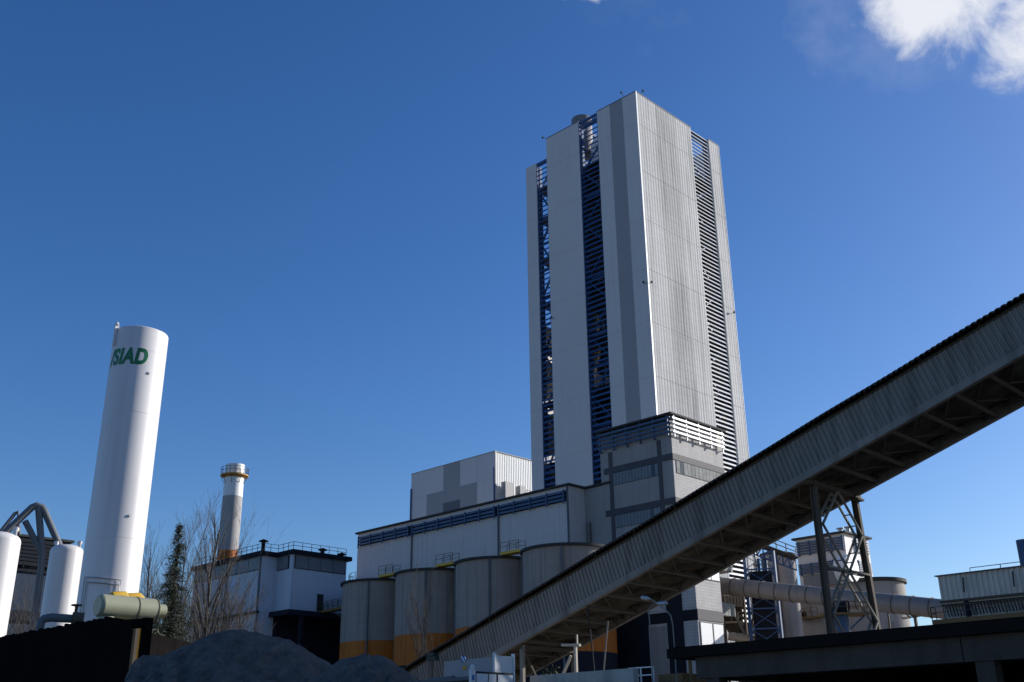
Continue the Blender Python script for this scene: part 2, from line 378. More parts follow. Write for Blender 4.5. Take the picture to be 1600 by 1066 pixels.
for i in range(5):
    x = CX+0.1+i*(CX1-CX-0.6)/4; b.box(x, x+0.16, CY-0.5, CY-0.34, CZ-2.3, CZ+0.6)
    b.bar((x+0.08, CY-0.34, CZ-2.1), (x+0.08, CY, CZ-2.1), 0.12)
obj('louvre', b, PALESL, cb)
# lower wing towards the viewer's right
AX, AX1, AY, AY1, AZ = 102.0, 107.2, 70.65, 87.0, 21.6
ab = thing('lower_annexe', 'low block with navy pillars and pale panels, half hidden under the conveyor gallery', 'building', (AX, AY, 0))
obj('wall', MB().box(AX, AX1, AY, CY-0.2, 0, AZ).box(AX, CX-0.3, CY-0.197, AY1, 0, AZ), CONC, ab)
b = MB()
yq = lambda px, py: at(px, py, X=AX).y
c0, c1 = yq(1067, 960), yq(1042, 960); d0, d1 = yq(1014, 990), yq(985, 990)
b.box(AX-0.1, AX-0.003, c0, c1, 0, AZ-0.01); b.box(AX-0.1, AX-0.003, d0, d1, 0, AZ-0.01)
for z in (15.68,):
    b.box(AX-0.095, AX-0.003, AY, c0-0.003, z-0.6, z+0.6); b.box(AX-0.095, AX-0.003, c1+0.003, d0-0.003, z-0.6, z+0.6); 
b.box(AX-0.095, AX-0.003, d1+0.003, AY1, 8.5, 17.6)
obj('pillar_band', b, NAVY, ab)
b = MB().box(AX-0.005, AX1, AY-0.08, AY-0.003, 15.09, 16.32); obj('floor_band', b, BAND, ab)
def pan(xa, xb, z0, z1): return B(xa, xb, AY-0.06, AY-0.003, z0, z1)
f = obj('window', pan(AX+0.25, AX1-0.1, 11.7, 14.94), BAND, ab)
for a, c in ((AX+0.4, AX+2.65), (AX+2.95, AX1-0.3)): obj('pane', B(a, c, AY-0.10, AY-0.062, 11.85, 14.8), WHT, f)
f = obj('window', pan(AX+1.2, AX1-0.1, 19.8, 21.45), BAND, ab)
for a, c in ((AX+1.3, AX+3.2), (AX+3.35, AX1-0.2)): obj('pane', B(a, c, AY-0.10, AY-0.062, 19.9, 21.35), WHT, f)
obj('wall_panel', B(AX-0.05, AX-0.003, c1+0.15, d0-0.15, 8.5, 14.75), CONC2, ab)

# ------------------------------------------------------------------ long hall
HX, HY0, HY1, HZ = 105.0, 92.3, 139.2, 35.05
hb = thing('long_hall', 'long white rendered hall with a blue louvre strip under its sloping roofline behind the silos', 'building', (HX, HY0, 0))
b = B(HX, 119, HY0, HY1, 0, HZ); b.box(108.25, 119, CY1+0.01, HY0-0.003, 0, HZ-0.05, 1)
obj('wall', b, [HALLW, CONC2], hb)
b = B(HX-0.35, 119.3, HY0-0.35, HY1+0.4, HZ+0.003, HZ+0.28); b.box(107.9, 119.3, CY1-1.6, HY0-0.353, HZ+0.003, HZ+0.25)
obj('roof', b, ROOFD, hb)
b = MB(); yj = [HY0+0.25, 105.9, 125.2, HY1-0.9]
for a, c in ((HY0+0.3, 105.6), (106.2, 124.9), (125.5, HY1-0.7)):
    for k in range(3): b.box(HX-0.5, HX-0.4, a, c, HZ-2.05+k*0.52, HZ-1.72+k*0.52)
    n = int(round((c-a)/3.3))
    for i in range(n+1):
        y = a+0.1+(c-a-0.3)*i/n; b.box(HX-0.62, HX-0.5, y, y+0.18, HZ-2.5, HZ-0.55); b.bar((HX-0.4, y+0.09, HZ-1.9), (HX, y+0.09, HZ-1.9), 0.1)
obj('louvre', b, LBLUE, hb)
obj('louvre_backing', B(HX-0.04, HX-0.003, HY0+0.3, HY1-0.7, HZ-2.1, HZ-0.6), NAVY, hb)
for y in (HY0+0.15, 105.9, 125.2): obj('downpipe', MB().tube([(HX-0.16, y, 0), (HX-0.16, y, HZ-0.6 if y > 93 else HZ-0.05)], 0.13, 10), PIPEG, hb, True)
for y, r, h in ((99.5, 0.5, 0.7), (107.5, 0.45, 0.8), (112, 0.45, 0.6), (127.2, 0.5, 0.5), (123, 0.45, 0.5)):
    obj('roof_vent', MB().lathe(107.5, y, [(0.0, HZ+0.5+h), (r*1.5, HZ+0.3+h), (r*1.5, HZ+0.15+h), (r*.7, HZ+0.15+h), (r*.7, HZ+0.28)], 16), WHT, hb, True)
b = MB(); b.rail([(108.2, 91.3, 24.6), (108.2, 91.3, 30.2)], 0.01, 1, 0.04, False)
for z in range(12): b.bar((107.75, 91.1, 24.8+z*0.45), (107.75, 91.6, 24.8+z*0.45), 0.05)
b.bar((107.75, 91.1, 24), (107.75, 91.1, 30.3), 0.07); b.bar((107.75, 91.6, 24), (107.75, 91.6, 30.3), 0.07)
obj('ladder', b, STEEL, hb)

# ------------------------------------------------------------------ box building behind the hall
bx = thing('box_building', 'pale box building with grey patchwork panels rising behind the long hall roof', 'building', (140, 142.05, 0))
ZB = 56.45
b = MB(); ys = [142.05, 147.3, 152.3, 157.45, 162.6, 167.7]; zs = [0, 46.65, 48.5, 51.15, ZB]
lev = {(0, 3): 0, (1, 3): 0, (2, 3): 1, (3, 3): 0, (4, 3): 0, (0, 2): 0, (1, 2): 1, (2, 2): 1, (3, 2): 1, (4, 2): 0,
       (0, 1): 0, (1, 1): 1, (2, 1): 2, (3, 1): 1, (4, 1): 0, (0, 0): 0, (1, 0): 1, (2, 0): 2, (3, 0): 1, (4, 0): 0}
for (i, j), mi in lev.items(): b.box(140, 140.3, ys[i], ys[i+1], zs[j], zs[j+1], mi)
b.box(139.985, 140, 142.1, 167.6, 51.12, 51.17, 3); b.box(139.985, 140, 147.27, 147.32, 40, ZB, 3)
b.box(140.3, 158, 142.35, 167.7, 0, ZB-0.05, 0)
b.corr((140.02, 142.3, 0), (1,0,0), (0,0,1), (0,-1,0), 18, ZB, 0.5, 0.06, 4)
obj('wall', b, [W, GC, DG, SEAM, WHT], bx)
obj('roof_edge', B(139.9, 158.1, 142.1, 167.8, ZB+0.003, ZB+0.12), GC, bx)
for y, zt in ((142.25, 53.2), (167.5, 53.2)): obj('downpipe', MB().tube([(139.8, y, 0), (139.8, y, zt)], 0.16, 8), BLUE, bx, True)
b = MB(); obj('equipment_box', B(141.2, 143.4, 140.5, 141.6, 40, 50.3), GC, bx); obj('equipment_box', B(145.0, 146.6, 140.2, 141.4, 40, 50.0), GC, bx)
b = MB().rail([(146.8, 140.3, 48.2), (151, 140.3, 48.2)], 1.2, 1.3, 0.035); b.box(146.7, 151, 140.1, 142.2, 48.0, 48.2); obj('guardrail', b, STEEL, bx)

# ------------------------------------------------------------------ four silos
SX, SR, SZ = 94.0, 5.42, 23.35
SY = [118.77, 106.9, 94.98, 83.13]
slabels = ['leftmost orange based grey silo, beside the white plant building', 'second silo from the left, orange based, behind the slim bare tree',
           'third silo from the left, tapering out of sight behind the conveyor gallery', 'rightmost and nearest of the grey silos, only its upper part above the gallery']
s0 = thing('storage_silo', slabels[0], 'silo', (SX, SY[0], 0), 'grey silos in a row in front of the long hall')
b = MB().lathe(SX, SY[0], [(SR, 0), (SR, 11.6), (SR, 15.4), (SR, SZ)], 72, [2, 1, 0])
obj('shell', b, [SILO, ORNG, NAVY], s0, True)
b = MB().lathe(SX, SY[0], [(SR-0.3, SZ-0.02), (SR+0.3, SZ-0.02), (SR+0.3, SZ+0.28), (0, SZ+0.6)], 72)
obj('roof', b, ROOFD, s0, True, 25)
for a in (214, 196-75+3):
    t = R(a); x, y = SX+(SR+0.16)*math.cos(t), SY[0]+(SR+0.16)*math.sin(t)
    obj('downpipe', MB().tube([(x, y, 0), (x, y, SZ-0.05)], 0.12, 8), PIPEG, s0, True)
for i in (1, 2, 3): dup(s0, (SX, SY[i], 0), slabels[i])
for i, lab in enumerate(('railed yellow walkway joining the two leftmost silo tops', 'railed yellow walkway between the second and third silo tops', 'railed yellow walkway between the third and the rightmost silo tops')):
    y0, y1 = SY[i+1]+4.35, SY[i]-4.35; x0 = SX-4.0
    w = thing('silo_walkway', lab, 'walkway', (x0, y0, SZ), 'yellow walkways between silo tops')
    obj('deck', B(x0, x0+1.3, y0, y1, SZ+0.3, SZ+0.62), YELL, w)
    obj('guardrail', MB().rail([(x0+0.06, y0, SZ+0.62), (x0+0.06, y1, SZ+0.62)], 1.15, 1.4, 0.025).rail([(x0+1.24, y0, SZ+0.62), (x0+1.24, y1, SZ+0.62)], 1.15, 1.4, 0.025), STEEL, w)
w = thing('roof_guardrail', 'grey guardrail on top of the leftmost silo', 'railing', (SX, SY[0], SZ+0.5))
b = MB(); pts = [(SX+4.6*math.cos(R(a)), SY[0]+4.6*math.sin(R(a)), SZ+0.35) for a in range(100, 181, 16)]
obj('rail', b.rail(pts, 1.15, 1.4, 0.025), STEEL, w)

# ------------------------------------------------------------------ inclined conveyor gallery
A = Vector((0, 0.9521, -0.3057)); NR = Vector((0, 0.3057, 0.9521)); XV = Vector((1, 0, 0))
BASE = Vector((42.0, 12.53, 16.17)); GW = 4.7; S0, S1 = -38.0, 51.0
def gp(s, u, w): return BASE + A*s + XV*u + NR*w
def gy(y, u=0.0, w=0.0): return gp((y-12.53)/0.9521, u, w)
cg = thing('conveyor_gallery', 'long grey ribbed conveyor gallery climbing diagonally across the right half of the picture', 'conveyor', (42, 60, 0))
b = MB(); s = S0
while s < S1-0.01:
    l = min(7.4, S1-s); j = 0.012*rnd.uniform(-1, 1)
    b.corr(gp(s, 0.0+j, 0), A, NR, -XV, l-0.02, 1.78, 0.25, 0.065, 0); s += l
obj('side_cladding', b, GALS, cg)
b = MB(); b.corr(gp(S0, GW, 0), A, NR, XV, S1-S0, 1.78, 0.25, 0.045); obj('side_cladding', b, GALS, cg)
# corrugated arched roof with overhanging eaves
b = MB(); nn = int((S1-S0)/0.27)*4; prof = []
arc = [(-0.38, 1.93), (0.1, 2.15), (1.1, 2.55), (GW/2, 2.72), (GW-1.1, 2.55), (GW-0.1, 2.15), (GW+0.38, 1.93)]
for i in range(nn+1):
    s = S0+(S1-S0)*i/nn; h = (0, 0.7, 1, 0.7)[i % 4]*0.115+0.015*math.sin(s*0.9)
    for u, w in arc: prof.append(gp(s, u, w+h))
k = len(arc)
b.add(prof, [(i*k+j, i*k+j+1, (i+1)*k+j+1, (i+1)*k+j) for i in range(nn) for j in range(k-1)])
o = obj('roof', b, GALR, cg); md = o.modifiers.new('thickness', 'SOLIDIFY'); md.thickness = 0.03; md.offset = -1
b = MB()
for u in (0.12, GW-0.12): b.bar(gp(S0, u, 1.87), gp(S1, u, 1.87), 0.1, 0.2, up=NR)
s = S0
while s < S1: 
    for u in (0.1, GW-0.1): b.bar(gp(s, u, 0.05), gp(s, u, 1.9), 0.12, 0.12)
    b.bar(gp(s, 0, 2.0), gp(s, GW, 2.0), 0.1, 0.12); s += 2.783
obj('wall_frame', b, STEEL, cg)
b = MB()
for u in (-0.03, GW+0.03): b.bar(gp(S0, u, 0.03), gp(S1, u, 0.03), 0.12, 0.34, up=NR); b.bar(gp(S0, u, -0.14), gp(S1, u, -0.14), 0.26, 0.02, up=NR)
obj('floor_stringer', b, GALS, cg)
b = MB(); y = 20.02-1.48*36
while y < 58:
    b.bar(gy(y, 0.05, -0.02), gy(y, GW-0.05, -0.02), 0.11, 0.15, up=NR)
    b.bar(gy(y+0.08, 0.1, 0.1), gy(y+1.40, GW/2, 0.1), 0.06); b.bar(gy(y+1.40, GW/2, 0.1), gy(y+0.08, GW-0.1, 0.1), 0.06)
    y += 1.48
obj('floor_beam', b, BEAMM, cg)
# dusty pan sheets of the underside, buckled between the beams
b = MB(); nu, ns = 14, 340; vs = []
for i in range(ns+1):
    s = S0+(S1-S0)*i/ns
    for j in range(nu+1):
        u = 0.1+(GW-0.2)*j/nu
        ph = ((s*0.9521+12.53-20.02) % 1.48)/1.48
        w = 0.34+0.13*noise.noise((u*0.5+s*0.3, s*1.6-u*1.1, 0))+0.16*abs(noise.noise((u*0.7-s*0.8, s*1.9+u*1.5, 5)))-0.06*math.sin(math.pi*ph)
        vs.append(gp(s, u, w))
b.add(vs, [(i*(nu+1)+j, i*(nu+1)+j+1, (i+1)*(nu+1)+j+1, (i+1)*(nu+1)+j) for i in range(ns) for j in range(nu)])
o = obj('belt_pan', b, GALB, cg, True, 30); md = o.modifiers.new('thickness', 'SOLIDIFY'); md.thickness = 0.05; md.offset = 1
b = MB(); 
for u in (1.2, GW-1.2):
    b.bar(gp(S0, u, 0.6), gp(S1, u, 0.6), 0.12, 0.25)
b.add([gp(S0, 1.2, 0.75), gp(S0, GW-1.2, 0.75), gp(S1, GW-1.2, 0.75), gp(S1, 1.2, 0.75)], [(0, 1, 2, 3)])
obj('belt', b, BLKM, cg)
# tall lattice trestle
tr = thing('gallery_trestle', 'tall steel lattice trestle with two leaning legs carrying the gallery', 'trestle', (44.7, 22.64, 0))
ty = 22.64; zt = gy(ty).z
def leg(x0, x1, z0, z1, w): 
    return MB().bar((x0, ty-0.22, z0), (x1, ty-0.22, z1), w, 0.06, up=(0, 1, 0)).bar((x0, ty+0.22, z0), (x1, ty+0.22, z1), w, 0.06, up=(0, 1, 0)).bar((x0, ty, z0), (x1, ty, z1), 0.06, 0.40, up=(0, 1, 0))
def legm(xt, z0, z1, slope):
    b = MB(); b.bar((xt, ty-0.12, z1), (xt+slope*(z1-z0), ty-0.12, z0), 0.21, 0.05, up=(0,1,0)); b.bar((xt, ty+0.12, z1), (xt+slope*(z1-z0), ty+0.12, z0), 0.21, 0.05, up=(0,1,0))
    b.bar((xt, ty, z1), (xt+slope*(z1-z0), ty, z0), 0.05, 0.20, up=(0,1,0)); return b
SLOPE = 0.087
xl = lambda z: 42.55-0.01*(zt-z); xr = lambda z: 46.38+SLOPE*(zt-z)
obj('leg', legm(xl(zt-0.15), 0, zt-0.15, 0.0), STEEL, tr); obj('leg', legm(xr(zt-0.15), 0, zt-0.15, SLOPE), STEEL, tr)
obj('head_beam', MB().bar((42.0, ty, zt-0.2), (46.9, ty, zt-0.2), 0.22, 0.2).bar((46.15, ty-0.1, zt-0.4), (46.8, ty-0.1, zt-0.4), 0.4, 0.1), STEEL, tr)
b = MB()
def lace(p, q, gap=0.34):
    p, q = Vector((p[0], ty, p[1])), Vector((q[0], ty, q[1])); off = Vector((0, gap/2, 0))
    b.bar(p-off, q-off, 0.085); b.bar(p+off, q+off, 0.085)
    n = int((q-p).length/0.55)
    for i in range(1, n): c = p.lerp(q, i/n); b.bar(c-off, c+off, 0.05)
mid = (xl(zt)+xr(zt))/2
nl, nr_, nc = 10.85, 10.75, 8.93
xc = 44.75
lace((mid-0.05, zt-0.35), (xl(nl)+0.15, nl)); lace((mid+0.05, zt-0.35), (xr(nr_)-0.15, nr_))
for z0, zc, z1 in ((nl, nc, 6.9), (6.9, 4.95, 3.0), (3.0, 1.6, 0.2)):
    c_ = (xl(zc)+xr(zc))/2
    lace((xl(z0)+.15, z0), (c_, zc)); lace((c_, zc), (xr(z1)-.15, z1)); lace((xr(z0)-.15, z0), (c_, zc)); lace((c_, zc), (xl(z1)+.15, z1))
    lace((xl(zc)+.15, zc+0.05), (xr(zc)-.15, zc+0.05))
obj('lacing', b, STEELP, tr)
# short trestle near the low end
t2 = thing('gallery_trestle', 'short steel trestle under the low end of the gallery, beside the white bin', 'trestle', (44.5, 40.87, 0))
z2 = gy(40.87).z-0.18
for x in (42.25, 46.45): obj('leg', MB().bar((x, 40.87, 0), (x, 40.87, z2), 0.22, 0.2), STEELP, t2)
obj('brace', MB().bar((42.35, 40.87, z2-0.3), (46.35, 40.87, 1.2), 0.1).bar((46.35, 40.87, z2-0.3), (42.35, 40.87, 1.2), 0.1).bar((42.1, 40.87, z2-0.1), (46.6, 40.87, z2-0.1), 0.2), STEEL, t2)

# ------------------------------------------------------------------ flanged duct, shed, plant behind the gallery
du = thing('flanged_duct', 'fat grey flanged duct running behind the lattice trestle to the corrugated shed', 'duct', (122, 60, 0))
da, dz = Vector((122, 83.6, 22.47)), Vector((122, 39.96, 13.85)); dr = 1.115
b = MB().tube([da, dz], dr, 40); obj('pipe', b, DUCT, du, True)
b = MB(); L_ = (dz-da).length; dd = (dz-da)/L_; i = 0.9
while i < L_:
    c = da+dd*i; obj('flange', MB().tube([c-dd*0.04, c+dd*0.04], dr+0.08, 40), STEEL, du); i += 2.25
for y in (54, 46):
    z = 22.47-(83.6-y)*0.1976-dr; obj('support_post', MB().box(121.6, 122.4, y-0.2, y+0.2, z-0.15, z+0.1).box(121.85, 122.15, y-0.15, y+0.15, 0, z-0.153), STEEL, du)

sh = thing('corrugated_shed', 'dusty corrugated shed with an ochre railed platform behind the concrete canopy at the right edge', 'shed', (95, 39.4, 0))
b = MB(); b.corr((95, 14, 13.35), (0,1,0), (0,0,1), (-1,0,0), 25.4, 2.3, 0.46, 0.12); b.corr((95, 14, 0), (0,1,0), (0,0,1), (-1,0,0), 25.4, 11.3, 0.46, 0.12)
b.corr((95.02, 39.4, 0), (1,0,0), (0,0,1), (0,1,0), 14, 15.65, 0.46, 0.12); b.box(95.1, 109, 14, 39.35, 0, 15.6)
obj('wall', b, SHEDC, sh)
obj('roof', B(94.7, 109.2, 13.8, 39.6, 15.66, 15.74), DG, sh)
b = MB(); y = 14.5
while y < 39: b.bar((94.85, y, 12.05), (94.8, y+0.12, 13.0), 0.1, 0.04); y += 0.28
for y in (15, 20.5, 26, 31.5, 37): b.box(94.7, 94.95, y, y+0.3, 11.9, 13.3)
b.box(94.6, 94.95, 14, 39.3, 13.0, 13.12); obj('vent_grille', b, NAVY, sh)
obj('rail_beam', B(94.78, 94.9, 14, 39.5, 13.32, 13.5), STEEL, sh)
b = MB().box(93.7, 94.8, 14, 40.0, 11.42, 11.8); 
for y in (20.5, 30, 39.3): b.bar((94.95, y, 10.2), (93.8, y, 11.4), 0.14)
obj('platform', b, OCHR, sh)
obj('guardrail', MB().rail([(93.8, 14, 11.8), (93.8, 40, 11.8), (94.8, 40, 11.8)], 1.1, 1.3, 0.03), STEEL, sh)
obj('roof_rail', MB().rail([(95.5, 36.6, 15.74), (95.5, 18, 15.74)], 0.42, 2.6, 0.03, False), BLUE, sh)
for y in (37.1, 32.8): obj('hook', MB().bar((94.6, y, 14.0), (94.6, y-0.1, 15.3), 0.1), ROOFD, sh)
q = at(1604, 872, X=99)
o = obj('vent_stack', MB().tube([(99, q.y, 15.7), (99, q.y, q.z+1.6)], 0.62, 20), LBLUE, None, True); tag(o, 'blue pipe stack on the shed roof, cut by the right edge of the picture', 'stack')

tb = thing('truss_walkway', 'thin steel truss walkway bridging from the round silo to the shed platform', 'walkway', (112, 45, 0))
p0, p1 = at(1408, 966, X=134), at(1478, 954, X=127); b = MB(); H_ = Vector((0, 0, 1.3))
for off in (Vector((0, 0, 0)), Vector((1.3, 0.4, 0))):
    b.bar(p0+off, p1+off, 0.1); b.bar(p0+off+H_, p1+off+H_, 0.1); n = 6
    for i in range(n):
        a, c = p0.lerp(p1, i/n)+off, p0.lerp(p1, (i+1)/n)+off
        if i % 2: b.bar(a, c+H_, 0.06)
        else: b.bar(a+H_, c, 0.06)
        b.bar(a, a+H_, 0.05)
obj('truss', b, STEEL, tb)
d_ = p1-p0; q0, q1 = p0-d_*0.3, p1+d_*0.3
obj('deck', MB().bar(q0+Vector((.65, .2, 1.25)), q1+Vector((.65, .2, 1.25)), 1.2, 0.08), OCHR, tb)
for e in (q0, q1): obj('post', MB().bar((e.x, e.y, 0), (e.x, e.y, e.z+1.2), 0.2), STEEL, tb)

c = at(1362, 930, d=172); zt_ = at(1370, 906, d=170).z
rs = thing('round_silo', 'broad round grey silo with a dark rim behind the right leg of the trestle', 'silo', (c.x, c.y, 0))
obj('shell', MB().lathe(c.x, c.y, [(5.0, 0), (5.0, zt_-0.5)], 64), CONC2, rs, True)
obj('rim', MB().lathe(c.x, c.y, [(5.0, zt_-0.55), (5.35, zt_-0.5), (5.35, zt_), (0, zt_+0.3)], 64), ROOFD, rs, True, 25)
for a, zz in ((250, 12), (262, 14), (232, 15)):
    t = R(a); x, y = c.x+5.02*math.cos(t), c.y+5.02*math.sin(t); tv = Vector((-math.sin(t), math.cos(t), 0))*0.45
    obj('hatch', MB().bar(Vector((x, y, zz)), Vector((x, y, zz+3.4)), 0.9, 0.12, up=(math.cos(t), math.sin(t), 0)), DUCT, rs)

# kiln plant building with a louvred penthouse
kx = 150.0; k0 = at(1318, 831.5, X=kx); k1 = at(1243, 842, X=kx); kz = k0.z
kb = thing('kiln_building', 'pale plant building with a blue louvred penthouse seen through the lattice trestle', 'building', (kx, k0.y, 0))
kr = at(1356, 843, Y=k0.y).x
zb = at(1285, 915, X=kx).z; zg = at(1262, 905, X=kx).z
obj('penthouse_wall', B(kx, kr, k0.y, k1.y, zb, kz-0.15), W, kb)
obj('roof', B(kx-0.5, kr+0.5, k0.y-0.5, k1.y+0.5, kz-0.148, kz+0.15), ROOFD, kb)
obj('wall', B(kx+0.4, kr-0.4, k0.y-0.4, k1.y+1.6, 0, zb-0.003), CONC2, kb)
hgt = kz-zb
b = MB()
for (za, zc_) in ((kz-0.5, kz-0.34*hgt), (kz-0.52*hgt, kz-0.74*hgt)):
    n = 5
    for i in range(n):
        z = zc_+(za-zc_)*i/n; b.box(kx-0.35, kx-0.25, k0.y+0.1, k1.y-0.1, z, z+(za-zc_)/n*0.62); b.box(kx+3.2, kr-0.6, k0.y-0.35, k0.y-0.25, z, z+(za-zc_)/n*0.62)
    for i in range(5): y = k0.y+0.3+(k1.y-k0.y-0.8)*i/4; b.box(kx-0.25, kx-0.003, y, y+0.2, zc_-0.2, za)
    for i in range(3): x = kx+3.3+(kr-kx-4.3)*i/2; b.box(x, x+0.2, k0.y-0.25, k0.y-0.003, zc_-0.2, za)
obj('louvre', b, LBLUE, kb)
obj('panel_band', B(kx-0.06, kx-0.003, k0.y, k1.y-0.6, zb, kz-0.76*hgt), GLAZG, kb)
for px in (1313, 1325): 
    q = at(px, 828, X=kx+3); obj('roof_vent', MB().lathe(q.x, q.y, [(0.3, kz+0.1), (0.3, kz+1.1), (0.6, kz+1.15), (0.6, kz+1.3), (0, kz+1.45)], 12), GALV, kb, True)
for px, py in ((1310, 876), (1322, 897)):
    q = at(px, py, Y=k0.y-1.2); pass
q = at(1334, 888, Y=k0.y-2.2)
obj('fan_drum', MB().tube([(q.x, k0.y-0.003, q.z), (q.x, k0.y-2.0, q.z)], 2.1, 28), WHT, kb, True)
q = at(1262, 950, X=kx+0.6); obj('hatch', B(kx+0.3, kx+0.397, q.y-0.8, q.y+0.9, q.z-2, q.z+2.5), DUCT, kb)
q = at(1258, 960, X=kx+0.6); obj('hatch', B(kx+0.22, kx+0.296, q.y-0.35, q.y+0.35, q.z-.4, q.z+.4), BLK, kb)
q = at(1270, 958, X=kx+0.6)
b = MB().box(kx-1.2, kx+0.6, q.y-1.8, q.y+1.6, q.z-0.9, q.z-0.7).rail([(kx-1.15, q.y+1.55, q.z-.7), (kx-1.15, q.y-1.75, q.z-.7)], 1.3, 1.1, 0.04); obj('platform', b, OCHR, kb)

# pale twin cylinders left of the kiln building
for (pl, pr, lab) in ((1197, 1224, 'pale round bin right of the blue column, partly behind the duct'), (1222, 1252, 'second pale round bin, between the first bin and the kiln building')):
    a, c2 = at(pl, 960, d=158), at(pr, 960, d=158); c = (a+c2)/2; r = (a-c2).length/2
    zt_ = at((pl+pr)/2, 868, d=158).z
    t = thing('round_bin', lab, 'bin', (c.x, c.y, 0), 'round bins behind the duct')
    obj('shell', MB().lathe(c.x, c.y, [(r, 0), (r, zt_)], 36), CONC2, t, True)
    obj('roof', MB().lathe(c.x, c.y, [(r+0.1, zt_), (r+0.1, zt_+0.25), (0, zt_+0.7)], 36), ROOFD, t, True)

# blue steel frame tower with an inclined top conveyor
a, c = at(1165, 900, d=146), at(1212, 900, d=146)
ft = thing('blue_frame_tower', 'blue steel frame tower with a sloping pale catwalk, just right of the gallery underside', 'steel frame', (a.x, a.y, 0))
zt_ = at(1185, 862, d=146).z; dirn = (c-a); dirn.z = 0; back = Vector((0.85, 0.5, 0))*4.5
b = MB(); cs = [Vector((a.x, a.y, 0)), Vector((a.x, a.y, 0))+dirn, Vector((a.x, a.y, 0))+dirn+back, Vector((a.x, a.y, 0))+back]
for p in cs: b.bar(p, p+Vector((0, 0, zt_)), 0.3)
z = 3
while z < zt_-2:
    for i in range(4):
        p, q = cs[i], cs[(i+1) % 4]; b.bar(p+Vector((0,0,z)), q+Vector((0,0,z)), 0.18); b.bar(p+Vector((0,0,z)), q+Vector((0,0,z+2.6)), 0.09); b.bar(q+Vector((0,0,z)), p+Vector((0,0,z+2.6)), 0.09)
    z += 2.6
obj('frame', b, BLUE, ft)
e0 = cs[0]+dirn*0.12+back*0.2; e1 = dirn*0.76; e2 = back*0.6
b = MB(); tri = [e0, e0+e1, e0+e1+e2, e0+e2]; b.add([p for p in tri]+[p+Vector((0, 0, zt_-2.5)) for p in tri], [(0,3,2,1),(4,5,6,7),(0,1,5,4),(1,2,6,5),(2,3,7,6),(3,0,4,7)])
obj('interior_shade_box', b, NAVY, ft)  # navy box added to give the frame a dark, shaded interior
q0, q1 = at(1150, 838, d=146), at(1243, 873, d=150)
q0a = at(1190, 851, d=146)
b = MB().bar(q0, q1, 1.6, 0.25); obj('catwalk', b, STEEL, ft)
obj('guardrail', MB().rail([q0+Vector((-.6, -.5, .12)), q1+Vector((-.6, -.5, .12))], 1.3, 1.5, 0.05), STEELP, ft)
b = MB(); n = 9
for i in range(n+1):
    p = q0.lerp(q1, i/n); b.bar(p, p+Vector((0, 0, -1.6)), 0.14)
    if i < n: b.bar(p+Vector((0, 0, -1.6)), q0.lerp(q1, (i+1)/n), 0.12)
b.bar(q0+Vector((0,0,-1.6)), q1+Vector((0,0,-1.6)), 0.16); obj('truss', b, BLUE, ft)
zz = [(at(1184+13*i, 900, d=144.5)) for i in range(2)]
for i, (px, w) in enumerate(((1197, 0.36), (1187, 0.2))):
    p = at(px, 900, d=149); obj('column', MB().tube([(p.x, p.y, 0), (p.x, p.y, zt_-0.5)], w, 14), LBLUE, ft, True)
p = at(1182, 900, d=149)
pipe = thing('vertical_pipe', 'slim pale vertical pipe with clamps in front of the blue frame tower', 'pipe', (p.x, p.y, 0))
obj('pipe', MB().tube([(p.x, p.y, 0), (p.x, p.y, at(1180, 860, d=149).z)], 0.2, 12), GALV, pipe, True)
b = MB(); z = 4
while z < 27: b.tube([(p.x, p.y, z), (p.x, p.y, z+0.25)], 0.32, 12); z += 2.3
obj('clamp', b, STEELP, pipe)
b = MB(); q = at(1262, 845, d=150)
# filter unit with platforms behind the annexe
f0, f1 = at(1131, 960, d=151), at(1164, 960, d=151)
fu = thing('filter_unit', 'dusty beige filter hopper with pale railed platforms, beside the right end of the block wall', 'machine', (f0.x, f0.y, 0))
fd = (f1-f0); fd.z = 0; fb = Vector((0.75, 0.66, 0))*4
P0 = Vector((f0.x, f0.y, 0)); zf = lambda py: at(1150, py, d=151).z
b = MB()
for p in (P0, P0+fd, P0+fb, P0+fd+fb): b.bar(p, p+Vector((0, 0, zf(905))), 0.3)
obj('frame', b, STEEL, fu)
b = MB()
for py in (930, 972): b.bar(P0+fb*0.5+Vector((0,0,zf(py))), P0+fd+fb*0.5+Vector((0,0,zf(py))), 4.2, 0.2)
obj('platform', b, BEIGE, fu)
for py in (930, 972):
    z = Vector((0, 0, zf(py)+0.1)); obj('guardrail', MB().rail([P0+fb+z-fb*1.02, P0+fd+z-fb*.02], 1.2, 0.9, 0.05), STEELP, fu)
b = MB(); z0, z1, z2_ = zf(938), zf(968), zf(995)
cc = P0+fd*0.5+fb*0.5; hw = fd.length*0.42; 
top = [cc+fd*sx*0.42+fb*sy*0.4+Vector((0,0,z0)) for sx, sy in ((-1,-1),(1,-1),(1,1),(-1,1))]
md_ = [p-Vector((0,0,z0-z1)) for p in top]; bt = [cc+fd*sx*0.1+fb*sy*0.1+Vector((0,0,z2_)) for sx, sy in ((-1,-1),(1,-1),(1,1),(-1,1))]
b.add(top+md_+bt, [(0,1,2,3)]+[(i, (i+1)%4, 4+(i+1)%4, 4+i) for i in range(4)]+[(4+i, 4+(i+1)%4, 8+(i+1)%4, 8+i) for i in range(4)]+[(8,9,10,11)])
obj('hopper', b, STEEL, fu)
b = MB(); b.bar(at(1137, 936, d=149.5), at(1163, 990, d=149.5), 0.35); b.bar(at(1180, 955, d=149.5), at(1172, 982, d=149.5), 0.3); 
for i in range(6): p = P0+fd*(0.12+0.15*i)-fb*0.03; b.bar(p+Vector((0,0,zf(930)-1.6)), p+Vector((0,0,zf(930)-0.1)), 0.45, 0.12)
obj('brace', b, STEELP, fu)
